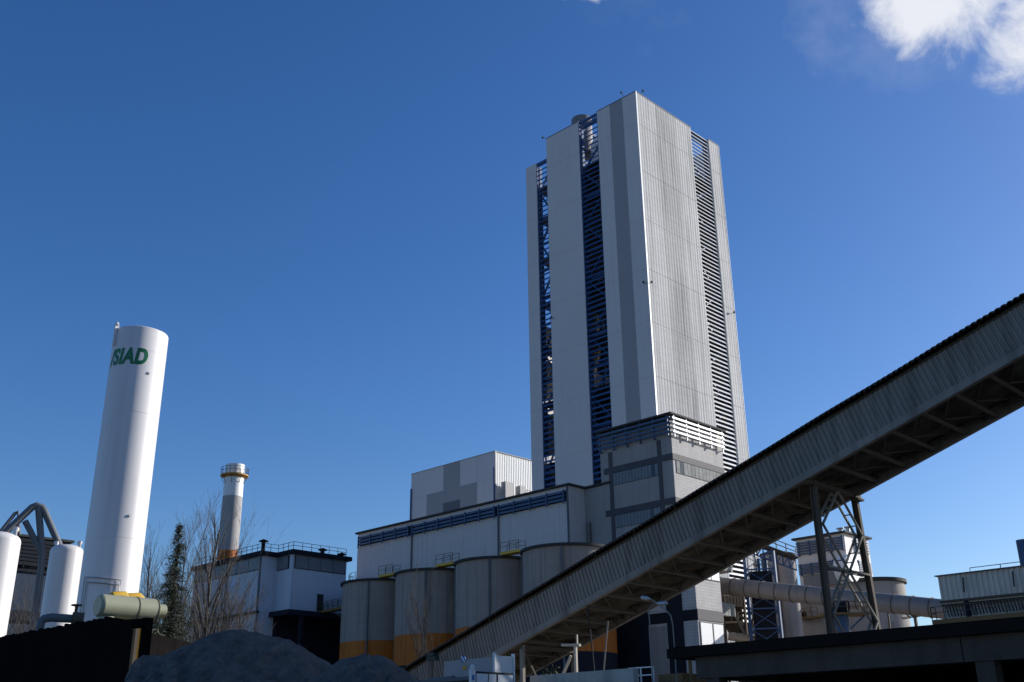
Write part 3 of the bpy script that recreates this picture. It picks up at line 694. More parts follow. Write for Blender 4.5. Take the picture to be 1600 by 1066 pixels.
b = MB().tube([at(1138, 994, d=148.5), at(1186, 1001, d=148.5)], 0.55, 16).tube([at(1172, 977, d=149.5), at(1190, 978, d=149.5), at(1194, 995, d=149.5), at(1197, 1020, d=149.5)], 0.3, 10)
obj('duct', b, BEIGE, fu, True)
b = MB()
for i in range(4): b.tube([at(1188+3*i, 975, d=148.5), at(1191+3*i, 990, d=148.5), at(1197+3*i, 998, d=148.5), at(1198+3*i, 1030, d=148.5)], 0.12, 8)
obj('hose', b, GALV, fu, True)

p = at(1317, 985, d=128); bc = thing('blue_column_platform', 'thick blue column carrying a small railed machine platform, between the legs of the trestle', 'platform', (p.x, p.y, 0))
zt_ = at(1315, 962, d=128).z; obj('column', MB().tube([(p.x, p.y, 0), (p.x, p.y, zt_)], 0.85, 24), LBLUE, bc, True)
dx = RT.copy(); dx.z = 0; dx.normalize(); dy = Vector((-dx.y, dx.x, 0)); P0 = Vector((p.x, p.y, zt_))
obj('deck', MB().bar(P0-dx*2.3+Vector((0,0,.1)), P0+dx*3.0+Vector((0,0,.1)), 3, 0.2), OCHR, bc)
obj('guardrail', MB().rail([P0-dx*2.3-dy*1.5+Vector((0,0,.2)), P0+dx*3-dy*1.5+Vector((0,0,.2)), P0+dx*3+dy*1.5+Vector((0,0,.2))], 1.2, 1.2, 0.035), STEEL, bc)
for a_, c_ in ((2.7, 0.4), (-2.0, -0.4)): obj('bracket', MB().bar(P0+dx*a_, P0+dx*c_-Vector((0,0,1.9)), 0.18), BLUE, bc)
obj('motor', MB().tube([P0-dx*0.9+Vector((0,0,1.0)), P0+dx*0.9+Vector((0,0,1.0))], 0.75, 20).box(P0.x-0.5, P0.x+0.5, P0.y-0.5, P0.y+0.5, zt_+0.2, zt_+0.9), NAVY, bc, True)

# ------------------------------------------------------------------ concrete canopy, bottom right
cs_ = thing('concrete_canopy', 'dark flat roofed concrete canopy on square posts across the lower right corner', 'canopy', (28, 20, 0))
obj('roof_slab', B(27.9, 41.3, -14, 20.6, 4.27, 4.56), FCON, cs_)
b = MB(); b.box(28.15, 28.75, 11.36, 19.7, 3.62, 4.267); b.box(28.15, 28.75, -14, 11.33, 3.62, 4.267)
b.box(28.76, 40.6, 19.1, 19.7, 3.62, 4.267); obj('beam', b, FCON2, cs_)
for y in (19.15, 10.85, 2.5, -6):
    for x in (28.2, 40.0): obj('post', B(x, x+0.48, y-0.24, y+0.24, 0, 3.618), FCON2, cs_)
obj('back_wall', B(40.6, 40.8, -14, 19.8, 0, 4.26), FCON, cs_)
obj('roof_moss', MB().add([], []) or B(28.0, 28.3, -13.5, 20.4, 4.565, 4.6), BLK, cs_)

# tall plain building added to the right, outside the frame, to shade the sand heaps and the canopy
rb = thing('added_shade_building', 'tall plain grey building added outside the frame to the right, shading the yard', 'building', (96, -4, 0))
obj('wall', B(96, 110, -60, -4, 0, 47), CONC2, rb)
obj('roof', B(95.6, 110.4, -60.4, -3.6, 47.003, 47.4), ROOFD, rb)
for z in (8, 16, 24, 32): 
    f = obj('window', B(95.93, 95.997, -50, -21, z, z+2), BAND, rb); b = MB()
    for i in range(12): b.box(95.88, 95.928, -49.9+2.4*i, -47.6+2.4*i, z+0.1, z+1.9)
    obj('pane', b, GLAZG, f)
hh = thing('transfer_tower', 'grey sheet clad tower outside the frame, at the top end of the gallery', 'tower', (44.5, -29, 0))
b = MB(); b.corr((40, -35, 0), (0,1,0), (0,0,1), (-1,0,0), 12, 36, 0.4, 0.06); b.box(40.05, 49, -35, -23, 0, 36); obj('wall', b, GALS, hh); obj('roof', B(39.6, 49.4, -35.4, -22.6, 36.003, 36.3), ROOFD, hh)
for yt, lab in ((4.0, 'steel trestle under the gallery, outside the frame to the right'), (-10.0, 'steel trestle under the high end of the gallery, outside the frame')):
    t3 = thing('gallery_trestle', lab, 'trestle', (44.5, yt, 0)); z3 = gy(yt).z-0.2
    for x0_, x1_ in ((42.5, 42.5), (46.4, 47.4)): obj('leg', MB().bar((x0_, yt, z3), (x1_, yt, 0), 0.24, 0.24), STEEL, t3)
    b = MB().bar((42.0, yt, z3), (46.9, yt, z3), 0.22, 0.2); z_ = 0.5
    while z_ < z3-3: b.bar((42.5, yt, z_), (46.4, yt, z_+3), 0.09); b.bar((46.4, yt, z_), (42.5, yt, z_+3), 0.09); z_ += 3
    obj('lacing', b, STEELP, t3)
# yellow machine half hidden under the canopy
p = at(1030, 1056, X=34); q = at(1030, 1046, X=34)
ym = thing('yellow_loader', 'yellow wheel loader just showing at the left end of the concrete canopy', 'loader', (34, p.y, 0))
yy, hz_ = p.y-1.6, p.z
obj('body', MB().box(33.2, 35.4, yy, yy+2.6, 1.0, hz_-0.35).box(33.4, 35.2, yy+0.1, yy+1.2, hz_-0.35, hz_), OCHR, ym)
b = MB().box(33.45, 35.15, yy-1.75, yy-0.1, hz_+0.55, hz_+0.68).box(33.5, 35.1, yy-1.7, yy-0.15, 1.1, hz_-0.6)
for x in (33.5, 35.0):
    for y in (yy-1.7, yy-0.25): b.box(x, x+0.1, y, y+0.1, hz_-0.6, hz_+0.55)
obj('cab', b, OCHR, ym)
for x in (33.0, 35.1):
    for y in (yy-0.9, yy+1.9): obj('wheel', MB().tube([(x, y, 0.75), (x+0.5, y, 0.75)], 0.75, 24), BLKM, ym, True)
obj('guardrail', MB().rail([(33.25, yy+2.5, hz_-0.35), (33.25, yy+1.3, hz_-0.35)], q.z-hz_+0.4, 0.6, 0.022), WHT, ym)
obj('bucket', MB().box(33.0, 35.6, yy+3.1, yy+3.8, 0.3, 1.2).bar((34.3, yy+2.6, 1.5), (34.3, yy+3.3, 0.8), 0.3), STEEL, ym)

# ------------------------------------------------------------------ tall gas tank with lettering
GX, GY, GR, GZ = 22.83, 50.0, 1.38, 22.35
gt = thing('gas_tank', 'tall white cylindrical gas tank with green lettering near its top', 'tank', (GX, GY, 0))
b = MB().lathe(GX, GY, [(GR, 0.0), (GR, GZ), (GR-0.02, GZ+0.05), (GR-0.12, GZ+0.1), (0, GZ+0.25)], 96); obj('shell', b, TANK, gt, True, 50)
for z in (11.4, 17.75, 21.1): obj('weld_seam', MB().lathe(GX, GY, [(GR, z), (GR+0.005, z+0.01), (GR+0.005, z+0.04), (GR, z+0.05)], 96), TANK, gt, True, 80)
cu = bpy.data.curves.new('lettering', 'FONT'); cu.body = '/SIAD'; cu.size = 1.16; cu.shear = 0.20; cu.offset = 0.055; cu.space_character = 1.06
tmp = bpy.data.objects.new('tmp', cu); COL.objects.link(tmp)
dg = bpy.context.evaluated_depsgraph_get(); me = bpy.data.meshes.new_from_object(tmp.evaluated_get(dg))
bpy.data.objects.remove(tmp); bpy.data.curves.remove(cu)
bm = bmesh.new(); bm.from_mesh(me)
xs = [v.co.x for v in bm.verts]; x0, x1 = min(xs), max(xs); x = x0
while x < x1:
    bmesh.ops.bisect_plane(bm, geom=bm.verts[:]+bm.edges[:]+bm.faces[:], plane_co=(x, 0, 0), plane_no=(1, 0, 0)); x += 0.07
tw_ = at(230, 552, d=55); 
vd = math.atan2(GY, GX)                      # azimuth of the tank from the yard
hr = (GX*GX+GY*GY)**0.5
aend = (vd+math.pi) + math.radians(19)        # right end of the lettering on the near side
for v in bm.verts:
    a = aend + (v.co.x-x1)*0.72/GR
    z = 20.33+v.co.y*1.0
    r = GR+0.012
    v.co = Vector((GX+r*math.cos(a), GY+r*math.sin(a), z))
bm.to_mesh(me); bm.free(); me.materials.clear(); me.materials.append(GREEN); me.name = 'lettering'
lo = bpy.data.objects.new('lettering', me); COL.objects.link(lo); lo.parent = gt; lo.matrix_parent_inverse = Matrix.Translation(-gt.location)
t = vd+math.pi-R(62)
q = Vector((GX+(GR+0.05)*math.cos(t), GY+(GR+0.05)*math.sin(t), 0)); tv = Vector((math.cos(t), math.sin(t), 0))
b = MB().bar(q+Vector((0,0,21.4)), q+Vector((0,0,22.6)), 0.10, 0.2, up=tv)
b.tube([q-tv*0.05+Vector((0,0,22.6)), q+tv*0.05+Vector((0,0,22.6))], 0.12, 16)
obj('lifting_lug', b, TANK, gt, True)
for px, py in ((234, 583), (203, 806)):
    q = at(px, py, d=53.7); d_ = (q-Vector((GX, GY, q.z))); d_.z = 0; d_.normalize(); q = Vector((GX, GY, q.z))+d_*GR
    obj('nozzle', MB().tube([q-d_*0.05, q+d_*0.05], 0.075, 14), TANK, gt, True)
b = MB()
for a0, r_ in ((-52, 0.032), (-46, 0.032)):
    pts = []
    for (da, z) in ((a0, 3.0), (a0, 9.5 if a0 < -50 else 9.25)): a = vd+math.pi+R(da); pts.append(Vector((GX+(GR+.08)*math.cos(a), GY+(GR+.08)*math.sin(a), z)))
    for da in range(int(a0)+8, 22, 8): a = vd+math.pi+R(da); pts.append(Vector((GX+(GR+.08)*math.cos(a), GY+(GR+.08)*math.sin(a), pts[1].z-0.002*(da-a0))))
    pts.append(pts[-1]-Vector((0, 0, 0.9))); b.tube(pts, r_, 8)
obj('instrument_pipe', b, GALV, gt, True)

def small_tank(px_l, px_r, pyc, ptop, d, label):
    a, c = at(px_l, pyc, d=d), at(px_r, pyc, d=d); cc = (a+c)/2; r = Vector((a.x-c.x, a.y-c.y, 0)).length/2; zt = at((px_l+px_r)/2, ptop, d=d).z
    t = thing('storage_tank', label, 'tank', (cc.x, cc.y, 0), 'smaller white storage tanks beside the tall one')
    prof = [(r, 1.2), (r, zt-0.22*r*2)]
    for i in range(1, 9): th = i/8*math.pi/2; prof.append((r*math.cos(th)**0.6 if i < 8 else 0, zt-0.22*r*2+0.22*r*2*math.sin(th)))
    obj('shell', MB().lathe(cc.x, cc.y, prof, 64), TANK, t, True)
    for sgn in (-1, 1):
        q = cc+Vector((RT.x, RT.y, 0)).normalized()*r*0.75*sgn
        obj('lifting_lug', MB().bar((q.x, q.y, zt-0.35), (q.x, q.y, zt+0.14), 0.3, 0.05).tube([(q.x-0.04, q.y-.03, zt+0.12), (q.x+0.04, q.y+.03, zt+0.12)], 0.12, 12), TANK, t)
    for k in range(3): a = R(120*k+20); obj('leg', B(cc.x+r*0.7*math.cos(a)-.1, cc.x+r*.7*math.cos(a)+.1, cc.y+r*.7*math.sin(a)-.1, cc.y+r*.7*math.sin(a)+.1, 0, 1.6), TANK, t)
    return cc, r, zt
small_tank(76, 129, 875, 852, 60, 'short white domed tank directly left of and behind the tall lettered tank')
small_tank(-46, 28, 880, 832, 46, 'white domed tank cut by the left edge of the picture')

# ------------------------------------------------------------------ khaki pump drum, yellow pipework, grey elbow
k0, k1 = at(157, 947, d=40), None
ky, kz_ = k0.y, k0.z
kx0 = k0.x; kx1 = at(243, 950, Y=ky).x; kx2 = at(257, 950, Y=ky).x
kd = thing('khaki_drum', 'khaki green horizontal drum with a stepped end lying above the black wall', 'drum', (kx0, ky, 0))
kr_ = 0.41
obj('shell', MB().tube([(kx0-0.12, ky, kz_), (kx0, ky, kz_), (kx0+0.001, ky, kz_), (kx1, ky, kz_-0.0), (kx1+0.06, ky, kz_)], [kr_*0.8, kr_, kr_, kr_, kr_*0.72], 40), KHAK, kd, True)
obj('end_spout', MB().tube([(kx1+0.06, ky, kz_), (kx2, ky, kz_)], kr_*0.6, 32), KHAK, kd, True)
b = MB()
for f_ in (0.62, 0.98): x = kx0+(kx1-kx0)*f_; b.tube([(x-0.02, ky, kz_), (x+0.02, ky, kz_)], kr_+0.012, 40)
obj('strap', b, STEEL, kd)
obj('pedestal', MB().lathe(kx0+0.25, ky, [(0.30, 0), (0.30, kz_-0.68), (0.22, kz_-0.62), (0.22, kz_-0.52), (0.3, kz_-0.5), (0.3, kz_-0.36)], 20), KHAK, kd, True)
x = kx0+(kx1-kx0)*0.66
obj('support_post', B(x, x+0.12, ky-0.1, ky+0.1, 0, kz_-0.38), STEEL, kd)
b = MB()
yo = ky+0.9
for x_ in (at(193, 930, Y=yo).x, at(216, 930, Y=yo).x):
    zt_ = at(200, 929, Y=yo).z
    b.tube([(x_+0.22, yo, 0), (x_+0.22, yo, zt_-0.5), (x_+0.18, yo, zt_-0.22), (x_, yo, zt_-0.08), (x_-0.35, yo, zt_-0.12), (x_-0.55, yo+0.2, zt_-0.35)], 0.19, 16)
b.tube([(at(231, 975, Y=yo).x, yo, 0), (at(229, 950, Y=yo).x, yo, at(229, 955, Y=yo).z)], 0.06, 10)
yp = tag(obj('yellow_pipework', b, YELL, None, True), 'bright yellow bent pipes behind the khaki drum', 'pipes')
p = [at(62, 985, d=36), at(64, 972, d=36), at(69, 967, d=36), at(80, 965, d=36), at(112, 967, d=36)]
ge = thing('elbow_pipe', 'dull grey elbow pipe with a valve, above the black wall', 'pipe', tuple(p[0]))
obj('pipe', MB().tube([p[0]-Vector((0, 0, p[0].z))]+p, 0.13, 14), PIPEG, ge, True)
b = MB().tube([p[-1], p[-1]+(p[-1]-p[-2]).normalized()*0.35], 0.21, 16); v_ = p[-1]+Vector((0.1, 0, 0)); b.tube([v_, v_+Vector((0, 0, 0.42))], 0.05, 8); b.tube([v_+Vector((0, 0, 0.40)), v_+Vector((0, 0, 0.44))], 0.17, 14)
obj('valve', b, STEEL, ge, True)

# ------------------------------------------------------------------ black wall, bottom left
wz = 3.75
w0, w1, w2 = at(-60, 1006, Z=wz), at(172, 964, Z=wz), at(206, 970, Z=wz)
b = MB(); back = Vector((w0.x-w1.x, w0.y-w1.y, 0)); n = 60
for i in range(n):
    f0_, f1_ = i/n, (i+1)/n
    p, q = w0.lerp(w1, f0_), w0.lerp(w1, f1_); th = Vector((w2.x-w1.x, w2.y-w1.y, 0))
    za = wz+0.05*noise.noise((i*0.7, 0, 0))+0.02*rnd.random(); zb_ = wz+0.05*noise.noise(((i+1)*0.7, 0, 0)) 
    b.add([(p.x, p.y, 0), (q.x, q.y, 0), (q.x, q.y, zb_), (p.x, p.y, zb_), (p.x+th.x, p.y+th.y, 0), (q.x+th.x, q.y+th.y, 0), (q.x+th.x, q.y+th.y, zb_), (p.x+th.x, p.y+th.y, zb_)],
          [(0,1,2,3),(4,7,6,5),(3,2,6,7),(0,3,7,4),(1,5,6,2)])
tag(obj('black_wall', b, BLK), 'black rough topped wall filling the lower left corner', 'wall')
fr = thing('dark_frame', 'dark steel post and cross rail standing beside the end of the black wall', 'frame', tuple(at(222, 1030, d=33)))
p = at(231, 966, d=33); obj('post', B(p.x-0.12, p.x+0.12, p.y-0.12, p.y+0.12, 0, p.z), BLK, fr)
q = at(196, 968, d=33); obj('cross_rail', MB().bar((p.x, p.y, p.z-0.14), (q.x, q.y, q.z-0.14), 0.15, 0.26), BLK, fr)
a, c = at(200, 1008, d=44), at(330, 1006, d=52)
tag(obj('low_wall', MB().bar((a.x, a.y, a.z/2+.3), (c.x, c.y, a.z/2+.3), 0.4, a.z+.6), BLK), 'low wall painted black for the darkness under the trees, behind the sand heap', 'wall')  # black colour stands in for the darkness under the trees

# ------------------------------------------------------------------ background building and pipe truss at far left
yb = at(112.6, 848, d=112).y; xb1 = at(112.6, 848, Y=yb).x; xb0 = at(-120, 820, Y=yb).x; zb0 = at(112.6, 848, Y=yb).z
fb_ = thing('louvred_building', 'building with shade painted into its walls and dark blue louvres behind the left tanks', 'building', (xb1, yb, 0))
zl = at(80, 892, Y=yb).z; zd = at(60, 962, Y=yb).z
b = MB().box(xb0, xb1-1.2, yb, yb+14, zl, zb0-0.1).box(xb0, xb1-1.2, yb, yb+14, 0, zl-0.003); obj('wall', b, SHADE_SLATE, fb_)
obj('roof', B(xb0, xb1, yb-0.6, yb+14.5, zb0-0.098, zb0+0.12), ROOFD, fb_)
b = MB()
for k in range(7):
    z = zl+0.2+(zb0-zl-0.5)*k/7; b.box(xb0, xb1-1.0, yb-0.5, yb-0.42, z, z+0.42)
x = xb1-1.2
while x > xb0: b.box(x-0.2, x, yb-0.42, yb-0.003, zl, zb0-0.3); x -= 3.2
obj('louvre', b, NAVY, fb_)  # louvres darkened to navy in place of shade
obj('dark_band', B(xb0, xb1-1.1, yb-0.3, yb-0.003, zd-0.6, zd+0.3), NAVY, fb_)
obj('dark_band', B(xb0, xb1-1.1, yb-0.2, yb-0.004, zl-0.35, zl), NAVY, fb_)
pt = thing('pipe_truss', 'grey bent pipes forming an arched truss above the left tanks', 'pipe frame', tuple(at(60, 850, d=92)))
d_ = 92
obj('pipe', MB().tube([at(-30, 868, d=d_), at(2, 838, d=d_), at(50, 793, d=d_), at(57, 790, d=d_), at(66, 793, d=d_), at(70, 800, d=d_), at(97, 862, d=d_), at(97, 862, d=d_)-Vector((0, 0, 9))], 0.28, 14), PIPEG, pt, True)
obj('pipe', MB().tube([at(60, 792, d=d_), at(66, 866, d=d_), at(66, 872, d=d_), at(58, 935, d=d_), at(58, 935, d=d_)-Vector((0, 0, at(58, 935, d=d_).z))], 0.27, 12), PIPEG, pt, True)
obj('pipe', MB().tube([at(39, 814, d=d_), at(50, 835, d=d_), at(66, 869, d=d_)], 0.24, 12), PIPEG, pt, True)
obj('pipe', MB().tube([at(0, 832, d=d_+1), at(23, 803, d=d_+1), at(28, 800, d=d_+1), at(30, 836, d=d_+1)], 0.15, 10), PIPEG, pt, True)

# ------------------------------------------------------------------ chimney and plant building below it
c = at(366.5, 742, d=178); zc = lambda py: at(366, py, d=178).z
r1 = 1.58; z0 = zc(727); zp = zc(744); z3 = zc(777); z4 = zc(862)
ch = thing('chimney', 'slim white chimney with a grey middle, orange foot and yellow ringed platform', 'chimney', (c.x, c.y, 0))
lx, ly = c.x, c.y
obj('shaft', MB().lathe(lx, ly, [(r1*1.08, 0), (r1*1.06, z4), (r1*1.03, z3), (r1, z0), (r1-0.25, z0), (r1-0.25, z0-2)], 56, [1, 2, 0, 0, 3]), [WHT, ORNG, CHGR, ROOFD], ch, True)
obj('platform', MB().lathe(lx, ly, [(r1+0.02, zp-0.4), (r1+0.75, zp-0.1), (r1+0.75, zp+0.1), (r1+0.02, zp+0.12)], 40), OCHP, ch, True)
b = MB(); ring = [(lx+(r1+0.7)*math.cos(R(a)), ly+(r1+0.7)*math.sin(R(a)), zp+0.12) for a in range(0, 361, 20)]; b.rail(ring, 1.2, 1.0, 0.025); obj('guardrail', b, OCHR, ch)
for a in range(0, 360, 45):
    t = R(a); obj('bracket', MB().bar((lx+(r1)*math.cos(t), ly+r1*math.sin(t), zp-1.4), (lx+(r1+.65)*math.cos(t), ly+(r1+.65)*math.sin(t), zp-0.15), 0.07), STEEL, ch)

pb = thing('plant_building', 'shaded white plant building with dark roof edge and roof railing below the chimney', 'building', (85, 127.9, 0))
BZ, LZ = 28.05, 20.2
b = MB().box(85, 94.6, 127.95, 146, LZ-0.04, BZ).box(82.4, 84.997, 131.9, 146, 0, BZ).box(76.9, 82.397, 131.95+19, 151, 0, 3)
b.box(82.4, 89, 146.003, 151, 0, BZ); obj('wall', b, BLDW, pb)
obj('ground_floor_shade_wall', B(85, 100.5, 132, 146, 0, LZ-0.8), NAVY, pb)  # navy colour stands in for the shade below the canopy
b = MB().box(84.6, 95.2, 127.4, 146.3, BZ+0.003, BZ+0.62).box(81.9, 84.597, 131.4, 151.5, BZ+0.003, BZ+0.62).box(84.6, 89.4, 146.303, 151.5, BZ+0.003, BZ+0.62); obj('roof', b, NAVY, pb)
obj('canopy', B(84.2, 101, 126.9, 146.5, LZ-0.75, LZ-0.05), NAVY, pb)
obj('ledge', B(81.9, 82.397, 131.5, 151.2, LZ-0.3, LZ), NAVY, pb)
w_ = obj('window', B(85.35, 94.3, 127.85, 127.947, BZ-2.0, BZ-0.1), NAVY, pb)
b = MB()
for i in range(4): b.box(85.45+2.2*i, 85.45+2.2*i+2.12, 127.8, 127.848, BZ-1.93, BZ-0.17)
obj('pane', b, GLAZG, w_)
w_ = obj('window', B(84.9, 84.997, 128.7, 131.7, BZ-2.0, BZ-0.1), NAVY, pb); obj('pane', B(84.85, 84.898, 128.9, 131.6, BZ-1.93, BZ-0.17), GLAZG, w_)
w_ = obj('window', B(82.3, 82.397, 132.1, 150.6, BZ-2.0, BZ-0.1), NAVY, pb); b = MB()
for i in range(6): b.box(82.25, 82.298, 132.2+3.05*i, 132.2+3.05*i+2.9, BZ-1.93, BZ-0.17)
obj('pane', b, GLAZG, w_)
obj('door', B(89.6, 90.7, 127.9, 127.947, LZ+0.25, LZ+2.6), BLKM, pb)
for y in (132.0, 141): obj('downpipe', MB().tube([(82.25, y, 0), (82.25, y, BZ)], 0.14, 8), PIPEG, pb, True)
b = MB().rail([(82.4, 150.8, BZ+.62), (82.4, 131.8, BZ+.62), (85, 131.8, BZ+.62), (85, 127.9, BZ+.62), (94.4, 127.9, BZ+.62)], 1.15, 1.5, 0.03); obj('guardrail', b, STEEL, pb)
for x, y, h in ((82.9, 132.6, 1.5), (90.6, 128.6, 0.6), (94.0, 128.5, 0.3)):
    obj('roof_vent', MB().lathe(x, y, [(0.28, BZ+.6), (0.28, BZ+.6+h), (0.7, BZ+.65+h), (0.7, BZ+.75+h), (0, BZ+1.05+h)], 14), NAVY, pb, True)
for x in (86.5, 95.8): obj('column', B(x, x+0.5, 127.2, 127.7, 0, LZ-0.753), WHT if x > 90 else NAVY, pb)
obj('lower_rail', MB().box(86, 99, 126.8, 127.1, 11.0, 11.6).rail([(90, 126.9, 11.6), (98, 126.9, 11.6)], 1.1, 1.5, 0.03), NAVY, pb)
a, c = Vector((90.2, 127.85, LZ-0.05)), Vector((91.2, 123.2, LZ+0.35))
sw = thing('link_walkway', 'ochre walkway with railing from the plant building door to the leftmost silo', 'walkway', tuple(a))
obj('deck', MB().bar(a, c, 1.2, 0.35), OCHR, sw)
off = Vector((-0.55, 0, 0.18)); obj('guardrail', MB().rail([a+off, c+off], 1.15, 1.0, 0.03).rail([a-off+Vector((0,0,.36)), c-off+Vector((0,0,.36))], 1.15, 1.0, 0.03), STEEL, sw)
obj('bracket', MB().bar(c-Vector((0, 0.2, 0.2)), a.lerp(c, 0.4)-Vector((0, 0, 0.2)), 0.1), STEEL, sw); obj('bracket', MB().bar(c-Vector((0, 0, 1.6)), a.lerp(c, 0.5)-Vector((0, 0, 0.2)), 0.12), STEEL, sw)

# ------------------------------------------------------------------ trees
def bare_tree(name, label, base, h, spread, stems, seed, group=None, bark=BARK, lean=0.25, r0=0.11, depth=4, twigs=1.0):
    rr = random.Random(seed); t = thing(name, label, 'tree', (base[0], base[1], 0), group)
    trunk = MB(); tw2 = MB()
    def grow(p, d, L, r, lev):
        n = 5 if lev < 2 else 3; pts = [p]; rs = [r]; q = p.copy()
        for i in range(n):
            d = (d+Vector((rr.uniform(-1, 1), rr.uniform(-1, 1), rr.uniform(-0.4, 0.9)))*0.10).normalized()
            q = q+d*L/n; pts.append(q.copy()); rs.append(max(0.004, r*(1-0.75*(i+1)/n)))
        (trunk if lev < 2 else tw2).tube(pts, rs, 6 if lev < 2 else 3, cap=False)
        if lev >= depth: return
        k = {0: 18, 1: 7, 2: 4, 3: 2}.get(lev, 2); k = max(2, int(k*twigs+rr.random()))
        for i in range(k):
            f = (0.16 if lev == 0 else 0.2)+0.8*(i+rr.random())/k; f = min(f, 0.99); j = min(n-1, int(f*n)); c = pts[j].lerp(pts[j+1], f*n-j)
            a = rr.uniform(0, 6.283); side = Vector((math.cos(a), math.sin(a), 0.0)); side = (side-d*side.dot(d)).normalized()
            nd = (d*1.0+side*rr.uniform(0.45, 0.95)*spread+Vector((0, 0, 0.25))).normalized()
            ln = L*(0.38*(1.15-f) + 0.07) if lev == 0 else L*rr.uniform(0.35, 0.6)
            grow(c, nd, ln*rr.uniform(0.8, 1.2), max(0.007, rs[j]*0.55), lev+1)
    for s in range(stems):
        a = 2*math.pi*s/stems+rr.random(); l_ = lean*rr.uniform(0.3, 1.0) if s else 0.02
        d = Vector((math.cos(a)*l_, math.sin(a)*l_, 1)).normalized()
        grow(Vector((base[0]+0.2*math.cos(a)*(s > 0), base[1]+0.2*math.sin(a)*(s > 0), 0)), d, h*(0.9 if s == 0 else rr.uniform(0.55, 0.78)), r0*(1 if s == 0 else 0.7), 0)
    obj('trunk', trunk, bark, t, True); obj('crown', tw2, bark, t)
    return t
q = at(308, 960, d=72); bare_tree('bare_tree', 'big bare many stemmed tree in front of the chimney and plant building', q, at(318, 790, d=72).z, 0.62, 6, 8, lean=0.26, r0=0.2)
q = at(238, 960, d=84); bare_tree('bare_tree', 'bare tree close to the right side of the tall tank', q, at(240, 828, d=84).z, 0.6, 3, 11, r0=0.13, lean=0.14)
q = at(284, 960, d=86); bare_tree('bare_tree', 'slender bare tree between the conifer and the big bare tree', q, at(284, 805, d=86).z, 0.5, 2, 12, r0=0.12, lean=0.1)
q = at(350, 960, d=76); bare_tree('bare_tree', 'low spreading bare tree right of the big one, behind the sand heap', q, at(352, 885, d=76).z, 0.8, 5, 15, lean=0.4, r0=0.1)
q = at(668, 1020, d=74); bare_tree('bare_tree', 'slim bare tree standing alone in front of the second silo', q, at(658, 902, d=74).z, 0.38, 3, 21, bark=BARKD, lean=0.09, r0=0.09, twigs=0.8)
for i, (px, d, pt_, lab) in enumerate(((40, 74, 915, 'low leafless shrub between the two smaller white tanks'), (58, 70, 945, 'smaller leafless shrub just left of the elbow pipe'))):
    q = at(px, 980, d=d); bare_tree('bare_shrub', lab, q, at(px, pt_, d=d).z, 0.8, 5, 30+i, lean=0.3, r0=0.05, depth=3, bark=BARK)
# conifer
q = at(264, 985, d=62); ht = at(267, 815, d=62).z
cf = thing('conifer', 'dark narrow conifer between the tall tank and the big bare tree', 'tree', (q.x, q.y, 0))
obj('trunk', MB().tube([(q.x, q.y, 0), (q.x+0.05, q.y, ht*0.5), (q.x, q.y, ht)], [0.24, 0.13, 0.015], 10), BARKD, cf, True)
b = MB(); rr = random.Random(5); z = 0.6
def clump(b, p, s, rr, n=6):
    for _ in range(n):
        d = Vector((rr.gauss(0, 1), rr.gauss(0, 1), rr.gauss(-0.25, 0.6))).normalized(); e = d.cross(Vector((rr.gauss(0,1), rr.gauss(0,1), rr.gauss(0,1)))).normalized()
        c = p+Vector((rr.gauss(0, .5), rr.gauss(0, .5), rr.gauss(0, .4)))*s; l = s*rr.uniform(0.7, 1.5); w = s*0.16
        b.add([c-e*w, c+e*w, c+d*l], [(0, 1, 2)])
while z < ht-0.15:
    f = z/ht; Rm = 3.2*(1-f)**0.9+0.06; irr = rr.uniform(0.65, 1.1)
    for k in range(rr.randint(8, 12)):
        a = rr.uniform(0, 2*math.pi); L = Rm*irr*rr.uniform(0.6, 1.15); d = Vector((math.cos(a), math.sin(a), rr.uniform(-0.30, -0.05)))
        p0 = Vector((q.x, q.y, z+rr.uniform(-.12, .12))); m_ = max(3, int(L/0.10))
        for i in range(1, m_+1):
            u = i/m_; p = p0+d*L*u+Vector((0, 0, -0.25*L*u*u+0.12*u)); clump(b, p, 0.10+0.10*(1-u), rr, 6)
    z += 0.40-0.18*f
obj('crown', b, NEED, cf)
def leafy(name, label, base, h, w, seed, n=2600):
    rr = random.Random(seed); t = thing(name, label, 'shrub', (base.x, base.y, 0)); b = MB(); st = MB()
    lobes = [(Vector((rr.uniform(-w, w)*0.6, rr.uniform(-w, w)*0.6, h*rr.uniform(0.35, 0.8))), rr.uniform(0.3, 0.5)*w) for _ in range(9)]
    for c, r in lobes: st.tube([base*1.0*Vector((1,1,0)).length*0+Vector((base.x, base.y, 0)), Vector((base.x, base.y, 0))+c], [0.05, 0.015], 5)
    for _ in range(n):
        c, r = rr.choice(lobes); d = Vector((rr.gauss(0,1), rr.gauss(0,1), rr.gauss(0,1))).normalized()*r*rr.random()**0.4
        p = Vector((base.x, base.y, 0))+c+d; a_ = Vector((rr.gauss(0,1), rr.gauss(0,1), rr.gauss(0,1))).normalized(); e = a_.cross(Vector((rr.gauss(0,1), rr.gauss(0,1), rr.gauss(0,1)))).normalized(); s = 0.12*rr.uniform(.6, 1.3)
        b.add([p-a_*s, p+e*s*0.5, p+a_*s, p-e*s*0.5], [(0, 1, 2, 3)])
    obj('trunk', st, BARKD, t); obj('crown', b, LEAF, t)
q = at(876, 1050, d=62); leafy('evergreen_bush', 'dark bushy evergreen under the low end of the gallery', q, at(876, 1018, d=62).z, 1.7, 4)
q = at(258, 990, d=56); leafy('evergreen_bush', 'dense dark evergreen bush at the foot of the conifer', q, at(258, 955, d=56).z*1.02, 3.0, 8, 9000)

